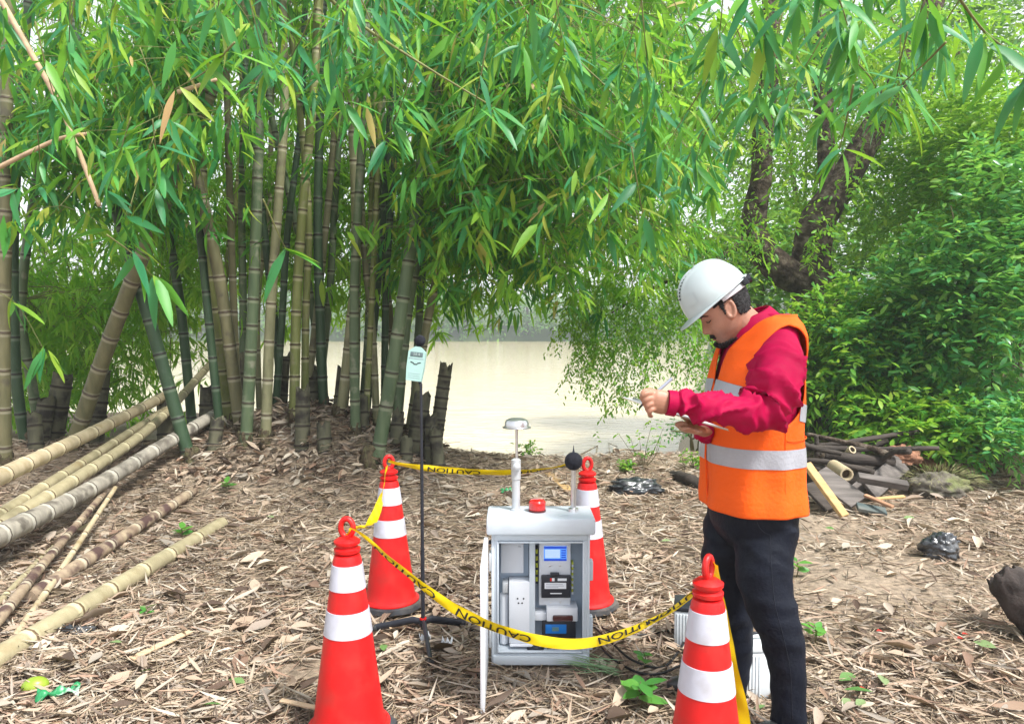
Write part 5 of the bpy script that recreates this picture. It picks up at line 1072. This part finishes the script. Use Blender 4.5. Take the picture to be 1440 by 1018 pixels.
rows = rows[::-1] + [hatpt(ah, np.full(96, p_)) for p_ in np.concatenate([[0.0, .03], np.linspace(.08, .985, 34)])]
sh = mk('shell', xf(loft(rows, cap=False), HT), HAT, hat, angle=1.0); s_ = sh.modifiers.new('s', 'SOLIDIFY'); s_.thickness = .003; s_.offset = -1
cap_ = mk('crown_cap', xf(ellipsoid((0, 0, .139), (.014, .012, .006), 20, 8), HT), HAT, hat, angle=None)
for p_ in np.linspace(.40, .93, 9):
    for sg in (1, -1):
        e = p_ * math.pi / 2; xx = .132 * math.cos(e) ** .82; zz_ = .140 * math.sin(e) ** .95; y0 = sg * .021; dz = .140 * ((math.sin(e)) ** .95) * 0
        zq = .1455 * math.sqrt(max(1 - (xx / .134) ** 2.2 - (y0 / .113) ** 2, .02)) ** .98; mk('vent', xf(box(xx - .004, xx + .004, y0 - .0028, y0 + .0028, zz_ - .006, zz_ + .0012), HT), BLK, hat)
mk('badge', xf((lambda A_, P_: loft([hatpt(A_, np.full(10, p_), .0022) for p_ in P_], cap=False, closed=False))(np.linspace(.62, .95, 10), np.linspace(.16, .36, 8)), HT), HAT, hat, angle=None)
for sg in (1,):
    mk('headband', xf(tube([(-.125 * math.cos(q), .098 * math.sin(q), -.012 - .012 * math.cos(q)) for q in np.linspace(-1.6, 1.6, 24)], .006, 8, squash=(1.8, .5), up0=(0, 0, 1)), HT), WHP, hat, angle=None)
mk('ratchet_knob', xf(tube([(-.128, 0, -.02), (-.150, 0, -.026)], .018, 18), HT), BLK, hat, angle=.6); mk('strap_clip', xf(box(-.122, -.098, .060, .078, -.030, .0, .003), HT), BLK, hat, angle=.5)
PAPER = M('paper', (0.62, 0.65, 0.68), rough=.8, var=.02); MANILA = M('manila_board', (0.55, 0.48, 0.34), rough=.7, var=.08)
NLc = P(922, 573.5, 2.44); ex = nrm([.27, .11, -.085]); ey = nrm(np.array([-.09, .2, .022]) - ex * np.dot([-.09, .2, .022], ex)); ez = np.cross(ex, ey); BMX = np.eye(4); BMX[:3, 0], BMX[:3, 1], BMX[:3, 2], BMX[:3, 3] = ex, ey, ez, NLc
cb = thing('clipboard', 'clipboard with white papers held level in front of the orange vest', 'clipboard', NLc)
mk('board', xf(box(0, .315, 0.004, .225, -.0065, -.0045, .0005), BMX), MANILA, cb, angle=.5)
mk('paper_sheet', xf(box(.003, .306, .0, .222, -.0043, -.0005, 0), BMX), PAPER, cb); mk('clip', xf(box(.006, .026, .06, .165, -.0003, .009, .002), BMX), STEEL, cb, angle=.5)
mk('writing_line', xf(join(*[box(.05 + .02 * k, .054 + .02 * k, .02, .02 + R.uniform(.08, .17), -.0004, -.0001) for k in range(8)]), BMX), GREYT, cb)
pa, pb_ = P(944.5, 532.5, 2.46), P(898.5, 573.5, 2.415); pn = thing('pen', 'slim grey pen held in the writing hand', 'pen', pb_); mk('barrel', tube([pa, pa + (pb_ - pa) * .88], .0052, 12), GREYT, pn, angle=.6); mk('tip', tube([pa + (pb_ - pa) * .88, pb_], [.0045, .0012], 12), BLK, pn, angle=.6)
# ================================================================== WOOD PILE AND SMALL THINGS
WOODG = M('weathered_wood', (0.115, 0.102, 0.094), rough=.85, var=.45, scale=6, bump=.7, bscale=30, stretch=(.25, 3, 3))
WOODD = M('dark_wood', (0.05, 0.041, 0.035), rough=.85, var=.4, scale=6, bump=.7, bscale=30, stretch=(.25, 3, 3))
WOODY = M('fresh_wood', (0.46, 0.30, 0.13), rough=.7, var=.2, scale=6, bump=.3, bscale=30, stretch=(.25, 3, 3))
WOODR = M('reddish_wood', (0.36, 0.20, 0.12), rough=.75, var=.25, scale=6, bump=.3, bscale=30, stretch=(.25, 3, 3))
TEALW = M('painted_wood', (0.075, 0.10, 0.10), rough=.7, var=.3, scale=5, bump=.5, bscale=30, dirt=(.16, .15, .13))
def plank(label, a, c, w_, t_, mat, up=(0, -.3, 1), warp=.01):
    a = np.array(a); c = np.array(c); L = np.linalg.norm(c - a); V, F = box(0, L, -w_ / 2, w_ / 2, -t_ / 2, t_ / 2, min(t_ * .15, .004), 1); M4 = frame(c - a, up, (0, 0, 0))
    r_ = mk('plank', xf((V, F), np.block([[M4[:3, :3], np.zeros((3, 1))], [np.zeros((1, 3)), np.ones((1, 1))]])), mat, None, angle=.4); r_.location = tuple(a); return tag(r_, label, 'plank')
plank('pale yellow wooden batten leaning over the wood pile', P(1134, 652, 5.9), P(1188, 726, 5.62), .075, .035, WOODY)
plank('wide grey weathered board beside the yellow batten', P(1150, 664, 6.1), P(1208, 706, 5.85), .22, .025, WOODG, (.3, -.8, .6))
plank('wide grey board under the short dark beam', P(1268, 650, 6.6), P(1222, 690, 6.1), .17, .03, WOODG, (.3, -.8, .6))
plank('narrow grey board lying against the wide grey board', P(1246, 655, 6.6), P(1202, 690, 6.2), .10, .03, WOODG, (.3, -.8, .6))
plank('short dark squared beam lying across two grey boards', P(1206, 671, 5.95), P(1276, 683, 5.9), .07, .06, WOODG, (0, -.5, 1))
plank('flat dark painted board at the front foot of the pile', P(1205, 712, 5.75), P(1246, 720, 5.7), .10, .03, TEALW)
plank('dark stained board leaning under the yellow batten', P(1136, 680, 6.0), P(1170, 716, 5.8), .14, .025, WOODD, (.3, -.8, .6))
plank('reddish split stick lying in front of the pile', P(1216, 696, 5.8), P(1256, 713, 5.6), .035, .02, WOODR)
plank('thin pale lath in front of the dark painted board', P(1226, 702, 5.75), P(1272, 698, 5.8), .03, .015, WOODY)
plank('pale plank lying on the litter behind the cabinet', G(768, 664), G(800, 690), .09, .03, WOODY, (0, 0, 1))
def pole(label, pts, r, mat, name='branch_log', cat='log', n=10):
    C = spline([np.array(q) for q in pts], 30); rg = rings_along(C, np.linspace(r[0], r[1], 30), n)
    for i in range(30): rg[i] = C[i] + (rg[i] - C[i]) * (1 + .25 * (vnoise(np.arange(n) * .8, np.full(n, i * .6), int(abs(C[0][0] * 100))) - .5))[:, None]
    o = mk(name, loft([q - C[0] for q in rg]), mat, None, angle=None); o.location = tuple(C[0]); return tag(o, label, cat)
pole('long dark crooked branch lying highest across the wood pile', [P(1130, 630, 6.9), P(1180, 624, 6.8), P(1240, 614, 6.8), P(1292, 607, 6.9)], (.03, .022), WOODD)
pole('thin brown pole slanting down over the wood pile', [P(1134, 610, 6.8), P(1190, 622, 6.6), P(1225, 630, 6.5), P(1254, 642, 6.4)], (.018, .032), BARK)
pole('short dark upright post stuck in the wood pile', [P(1149, 640, 6.7), P(1148, 612, 6.7)], (.022, .02), WOODD)
pole('dark knotty branch in the middle of the pile', [P(1160, 640, 6.6), P(1200, 645, 6.5), P(1256, 650, 6.5)], (.05, .05), WOODD)
pole('dark lumpy log lying low inside the pile', [P(1140, 668, 6.6), P(1190, 672, 6.6), P(1240, 668, 6.7)], (.10, .10), WOODD)
pole('thick rotten log at the back of the pile', [P(1150, 655, 7.0), P(1210, 655, 7.0), P(1280, 660, 7.0)], (.14, .12), BARK)
pole('dark forked log lying by the sand behind the vest', [G(945, 668), P(965, 672, 6.9), G(1000, 690)], (.045, .06), WOODD)
for k in range(12):  # extra dark sticks, added to make the pile denser with black gaps
    a = P(R.uniform(1135, 1270), R.uniform(628, 680), R.uniform(6.2, 7)); d_ = R.normal(0, 1, 3) * [.35, .2, .10]; a[2] = max(a[2], .06); pole('dark stick added to blacken the gaps among the boards of the wood pile', [a - d_ * .6, a + R.normal(0, .03, 3), a + d_ * .6], (.028, .02), WOODD, 'dark_gap_stick', 'stick', 7)['group'] = 'sticks in the wood pile'
for i, (a, c) in enumerate((((1172, 655, 6.4), (1191, 667, 6.1)), ((1186, 640, 6.6), (1199, 632, 6.5)))):
    bamboo('bamboo_piece', [P(*a), P(*c)], .055 if i == 0 else .035, .055 if i == 0 else .035, 'dry', ('hollow tan bamboo piece poking out of the wood pile', 'small bamboo offcut on top of the wood pile')[i], 'bamboo piece', spacing=.4, hollow=True)
FIB = M('coir_fibre', (0.26, 0.13, 0.08), rough=.95, var=.4, scale=25, bump=1.0, bscale=90)
def lump(name, label, cat, c, r, mat, seed, amp=.3, freq=3, group=None, n=40, m=24, floor=None):
    V, F = ellipsoid((0, 0, 0), r, n, m); u = nrm(V / np.array(r)); d = 1 + amp * (np.abs(vnoise(u[:, 0] * freq + 7, u[:, 1] * freq + u[:, 2] * freq * 1.7, seed) - .5) * 2 - .4) + amp * .5 * (vnoise(u[:, 0] * freq * 3, u[:, 2] * freq * 3 + u[:, 1] * 5, seed + 1) - .5)
    V = V * d[:, None]; zf = -r[2] * .55; V[:, 2] = np.maximum(V[:, 2], zf); o = mk(name, (V, F), mat, None, angle=None); g = np.array(c, float); g[2] = float(ground_z(g[0], g[1])) - zf if floor is None else floor; o.location = tuple(g); return tag(o, label, cat, group)
def strands(o_c, r, n, mat, name, label, cat, L=.25, col_=None):
    c = np.array(o_c); u = nrm(R.normal(0, 1, (n, 3))); u[:, 2] = np.abs(u[:, 2]); p = c + u * r; d = nrm(np.cross(u, R.normal(0, 1, (n, 3))) + u * .25); s = L * R.uniform(.4, 1.2, n)
    o = mk(name, place(tw, p - d * s[:, None] * .5, d, u, np.stack([s, R.uniform(.25, .6, n), R.uniform(.25, .6, n)], 1)), mat, None, angle=None, kind='stuff'); return tag(o, label, cat)
fc = G(1300, 668); f1 = lump('fibre_heap', 'reddish brown heap of coconut fibre at the end of the wood pile', 'fibre heap', G(1296, 672), (.24, .16, .20), FIB, 61, .5, 3)
lump('fibre_heap', 'smaller coconut fibre clump resting on the grey board', 'fibre heap', P(1268, 645, 6.7), (.16, .12, .10), FIB, 63, .5, 3, floor=float(P(1268, 642, 6.7)[2]))
strands(np.array(f1.location), (.25, .17, .2), 420, FIB, 'fibre_strands', 'loose brown fibres sticking out of the coconut heap', 'fibre', .22)
MOSS = M('mossy_wood', (0.14, 0.125, 0.10), rough=.95, var=.45, scale=10, bump=1, bscale=40, dirt=(0.13, 0.17, 0.035), dscale=5)
s1 = lump('mossy_stump', 'grey mossy stump with dry grass on top beside the fibre heap', 'stump', G(1318, 700), (.25, .18, .13), MOSS, 65, .35, 3)
DGR = Mleaf('dry_grass', [(0, (.26, .24, .11)), (.5, (.36, .33, .18)), (1, (.17, .24, .06))], trans=.2, rough=.7)
n = 420; cgr = np.array(s1.location) + [.02, 0, .05]; u = nrm(R.normal(0, 1, (n, 3)) + [0, 0, .6]); u[:, 2] = np.abs(u[:, 2]) * .5
mk('grass_tuft', place(leaf_tpl(1, .035, 4, .5, .2, .3), cgr + u * [.3, .2, .16], u + [0, -.2, .3], np.tile([0, 0, 1.], (n, 1)) + R.normal(0, .3, (n, 3)), R.uniform(.04, .12, n).reshape(-1, 1)), DGR, None, angle=None, kind='stuff', label='dry yellow green grass growing over the mossy stump', cat='grass')
BAG = M('black_plastic_film', (0.02, 0.024, 0.03), rough=.28, spec=.7, var=.3, scale=20, coat=.3, dirt=(.12, .12, .12), dscale=14)
lump('plastic_bag', 'crumpled round black plastic bag lying alone on the bare soil', 'plastic bag', G(1322, 790), (.118, .09, .105), BAG, 71, .34, 3.4, n=56, m=34)
lump('plastic_bag', 'flattened grey black plastic bag on litter before the sand', 'plastic bag', G(895, 690), (.25, .15, .09), BAG, 73, .4, 2.6, n=56, m=34)
lump('plastic_bag', 'small dark plastic scrap beside the short yellow pole', 'plastic bag', G(105, 896), (.09, .04, .03), BAG, 75, .6, 4)
# rotten log at the right edge
RL = M('rotten_wood', (0.05, 0.04, 0.036), rough=.9, var=.5, scale=9, bump=1, bscale=35)
lc0 = P(1408, 805, 3.55); lc1 = P(1500, 905, 3.35); C = spline([lc1, (lc0 + lc1) / 2, lc0], 26); rg = rings_along(C, np.concatenate([np.linspace(.12, .095, 22), np.linspace(.09, .065, 4)]), 26)
for i in range(26): rg[i] = C[i] + (rg[i] - C[i]) * (1 + .35 * (vnoise(np.arange(26) * .7, np.full(26, i * .3), 81) - .5))[:, None] + (nrm(C[-1] - C[-2]) * (vnoise(np.arange(26) * .8, np.zeros(26), 83)[:, None] - .5) * .035 if i == 25 else 0)
inn = C[-1] + (rg[-1] - C[-1]) * .55 - nrm(C[-1] - C[-2]) * .08
o = mk('rotten_log', loft([q - lc1 for q in rg] + [inn - lc1]), RL, None, angle=None); o.location = tuple(lc1); tag(o, 'dark rotten log with a jagged hollow end lying on bare soil', 'log')
# green litter: fresh fallen leaves, weeds, fruit, scraps
GRN = Mleaf('fallen_green_leaf', [(0, (.08, .19, .05)), (.5, (.14, .25, .08)), (1, (.22, .29, .14))], trans=.15, rough=.5)
gv, gf = leaf_tpl(1, .5, 7, .06, .25, .15, .42); GME = fastmesh('fallen_green_leaf', gv, gf); shade(GME, True); GME.materials.append(GRN)
SPOT = [(1180, 968, .14, 'beside the red petals'), (1228, 986, .16, 'largest of the fresh group near the red petals'), (1215, 995, .10, 'lowest of the fresh group near the red petals'), (1195, 992, .09, 'small one of the fresh group near the red petals'), (1238, 962, .13, 'upper one of the fresh group near the red petals'), (1368, 920, .13, 'alone near the rotten log'), (1075, 996, .10, 'between the shoes and the cone'), (345, 975, .12, 'on bare soil by the cone before the tripod'), (280, 1005, .12, 'beside dry curled leaves'), (172, 922, .08, 'next to the split bark strip'), (195, 958, .07, 'near the yellow fruit'), (205, 864, .07, 'beside the short yellow pole'), (540, 925, .10, 'under the tripod leg'), (1270, 740, .12, 'in front of the wood pile'), (375, 730, .12, 'before the root mound'), (150, 838, .09, 'between the two flat poles'), (1160, 752, .10, 'behind the trouser pocket'), (930, 768, .1, 'behind the grey case')]
for px, py, L, wh in SPOT:
    g = G(px, py); o = bpy.data.objects.new('green_leaf', GME); col.objects.link(o); a = R.uniform(0, 6.28); d = np.array([math.cos(a), math.sin(a), .08]); M4 = frame(d, (R.normal(0, .25), R.normal(-.1, .25), 1), (g[0], g[1], float(ground_z(g[0], g[1])) + .04)); o.matrix_world = Matrix(M4.tolist()) @ Matrix.Diagonal((L * .72, L * .72, L * .72, 1)); tag(o, 'fresh green fallen leaf ' + wh, 'leaf')
PET = M('red_petal', (.5, .03, .02), rough=.6)
for px, py, wh in ((1207, 978, 'among the fresh green leaves'), (1345, 915, 'near the lone green leaf by the log'), (1352, 908, 'just above another petal near the log'), (1232, 902, 'alone on the bare soil')):
    g = G(px, py); o = mk('red_petal', (leaf_tpl(.035, .022, 4, .2, .5)[0], leaf_tpl(.035, .022, 4, .2, .5)[1]), PET, None, angle=None); o.location = (g[0], g[1], float(ground_z(g[0], g[1])) + .035); tag(o, 'small red petal lying ' + wh, 'petal')
def seedling(label, px, py, H, n, L, wide=1.0, name='seedling'):
    g = G(px, py); g[2] = float(ground_z(g[0], g[1])); root = thing(name, label, 'seedling', g); top = g + [0, 0, H]; mk('stem', tube(spline([g, g + [.01, 0, H * .5], top], 6), [.004, .0035, .003, .003, .0025, .002], 5), STEMM, root, angle=None)
    for k in range(n):
        a = k * 2.4 + R.uniform(-.3, .3); d = (math.cos(a), math.sin(a), R.uniform(-.1, .5)); o = bpy.data.objects.new('leaf', SEED); col.objects.link(o); o.parent = root
        M4 = frame(d, (R.normal(0, .2), R.normal(-.2, .2), 1), np.array([0, 0, H * (.45 + .55 * k / n)])); o.matrix_local = Matrix(M4.tolist()) @ Matrix.Diagonal((L * R.uniform(.7, 1.1), L * wide, L, 1))
SGRN = Mleaf('seedling_leaf', [(0, (.05, .2, .04)), (.5, (.08, .27, .05)), (1, (.13, .33, .05))], trans=.3, rough=.4); SEED = fastmesh('leaf', gv, gf); shade(SEED, True); SEED.materials.append(SGRN)
seedling('leafy green seedling on the soil right of the cabinet foot', 900, 1000, .12, 11, .10)
seedling('small bright seedling inside the cable loop', 905, 940, .09, 6, .05); seedling('tiny seedling in the litter behind the trouser leg', 1120, 812, .10, 7, .09)
seedling('thin seedling on the soil right of the trousers', 1145, 905, .10, 7, .07); seedling('low green seedling at the foot of the root mound', 320, 700, .08, 7, .11); seedling('small seedling between the flat bamboo poles', 255, 758, .08, 7, .10); seedling('small green sprout beside the short yellow pole', 205, 868, .06, 4, .06)
n = 26; g = G(868, 955); BL = Mleaf('cut_grass_blade', [(0, (.12, .24, .12)), (1, (.25, .36, .2))], trans=.2)
mk('cut_grass', place(leaf_tpl(1, .03, 5, .12, .3, .3), np.tile(g + [0, 0, .03], (n, 1)) + R.normal(0, .015, (n, 3)), np.stack([R.normal(-.85, .25, n), R.normal(.3, .25, n), R.uniform(0, .2, n)], 1), np.tile([0, -.3, 1.], (n, 1)), R.uniform(.12, .3, n).reshape(-1, 1)), BL, None, angle=None, label='bundle of cut green grass blades beside the cabinet foot', cat='grass', kind='stuff')
FRU = M('green_fruit', (.22, .32, .03), rough=.35, spec=.4, var=.15, scale=20, dirt=(.32, .36, .06)); g = G(50, 978); o = mk('green_fruit', ellipsoid((0, 0, 0), (.05, .037, .036), 24, 14), FRU, None, angle=None); o.location = (g[0], g[1], float(ground_z(g[0], g[1])) + .035); o.rotation_euler.z = .4; tag(o, 'yellow green fruit lying among dry leaves beside a green wrapper', 'fruit')
mk('stem_stub', tube([(.048, 0, 0), (.058, 0, .004)], .004, 8), STEMM, o, angle=None)
GW = M('green_wrapper', (.03, .24, .09), rough=.35, var=.2, scale=18, dirt=(.6, .66, .62), dscale=20)
def wrapper(label, px, py, L, W_, yaw, mat):
    g = G(px, py); u = np.linspace(-.5, .5, 14); v = np.linspace(-.5, .5, 8); U, Vv = np.meshgrid(u, v); z = .012 * np.sin(U * 13 + Vv * 5) + .01 * np.sin(Vv * 9 - U * 7) + .02; rows = [np.stack([U[i] * L, Vv[i] * W_, z[i]], 1) for i in range(8)]
    o = mk('wrapper', loft(rows, cap=False, closed=False), mat, None, angle=None); o.location = (g[0], g[1], float(ground_z(g[0], g[1])) + .02); o.rotation_euler.z = yaw; s = o.modifiers.new('s', 'SOLIDIFY'); s.thickness = .0015; tag(o, label, 'wrapper')
wrapper('crumpled green and white wrapper near the fruit', 82, 988, .15, .05, .35, GW); wrapper('green scrap of plastic behind the inlet pipe', 712, 692, .10, .06, .2, GW); wrapper('small white paper tag on the soil by the tripod', 628, 913, .05, .03, -.3, PAPER); wrapper('pale grey paper scrap near the dry leaves', 598, 905, .05, .03, .5, PAPER)
BST = M('split_bark', (.50, .37, .24), rough=.8, var=.25, scale=10, stretch=(.3, 4, 4), bump=.4)
for lab, a, c, w_ in (('pale split bamboo strip lying on reddish shreds', (185, 940), (268, 900), .035), ('curled tan sheath under the tripod', (545, 892), (598, 880), .06), ('tan strip of bark beside the cone before the tripod', (395, 1000), (450, 1012), .02)):
    a = G(*a); c = G(*c); a[2] = c[2] = .045; plank(lab, a, c, w_, .008, BST, (0, -.2, 1))
# dead sticks on the sand
for i, pl in enumerate([[(740, 612), (800, 600), (850, 612)], [(770, 640), (800, 628), (838, 618)], [(800, 600), (792, 580), (778, 566)], [(815, 640), (850, 622), (868, 628)], [(866, 634), (880, 632), (905, 634)]]):
    pp = []
    for (a, b_) in pl:
        g = G(a, b_)
        for _ in range(4): g = G(a, b_, float(ground_z(g[0], g[1])) + .04 + (.25 if i == 2 else .0))
        pp.append(g)
    pole('thin dead stick lying on the pale sand by the water', pp, (.014, .007), TWIGM, 'dead_stick', 'stick', 6); bpy.context.scene.collection.objects[-1]['group'] = 'dead sticks on the sand'
# the largest dry leaves, one by one
DL = []
for d_, f_, r2, w_ in ((-.2, .5, .5, .16), (.12, .6, -.6, .2), (-.1, .9, .9, .13), (.2, .4, .3, .34), (-.25, .8, -.3, .42)):
    v, f = leaf_tpl(1, w_, 7, d_, f_, r2, .42); me = fastmesh('fallen_leaf', v, f); shade(me, True); me.materials.append(DRY); DL.append(me)
k = 0
while k < 230:
    px = R.uniform(0, 1440); py = R.uniform(735, 1015) if R.random() < .8 else R.uniform(690, 735); g = G(px, py)
    if abs(g[0] - CX) < .3 and 3.1 < g[1] < 3.5: continue
    L = R.uniform(.08, .17); q = int(R.integers(0, 5)); L = L * (.75 if q > 2 else 1); a = R.uniform(0, 6.28); M4 = frame((math.cos(a), math.sin(a), R.normal(.05, .08)), (R.normal(0, .3), R.normal(-.1, .3), 1), (g[0], g[1], float(ground_z(g[0], g[1])) + R.uniform(.025, .05)))
    o = bpy.data.objects.new('fallen_leaf', DL[q]); col.objects.link(o); o.matrix_world = Matrix(M4.tolist()) @ Matrix.Diagonal((L, L, L, 1)); tag(o, 'broad curled dry leaf lying on top of the litter' if q > 2 else 'long narrow dry bamboo leaf lying on top of the litter', 'leaf', 'broad dry leaves on the litter' if q > 2 else 'long dry leaves on the litter'); k += 1
# thin river haze in the air
m = bpy.data.materials.new('haze'); m.use_nodes = True; t = m.node_tree; t.nodes.clear(); pv = t.nodes.new('ShaderNodeVolumePrincipled'); pv.inputs['Color'].default_value = (.93, .97, 1, 1); pv.inputs['Density'].default_value = .0026; pv.inputs['Anisotropy'].default_value = .2
oo = t.nodes.new('ShaderNodeOutputMaterial'); t.links.new(pv.outputs[0], oo.inputs['Volume'])
mk('haze', box(-320, 320, -42, 620, -8, 22), m, None, kind='stuff', label='pale humid haze hanging over the river', cat='haze')
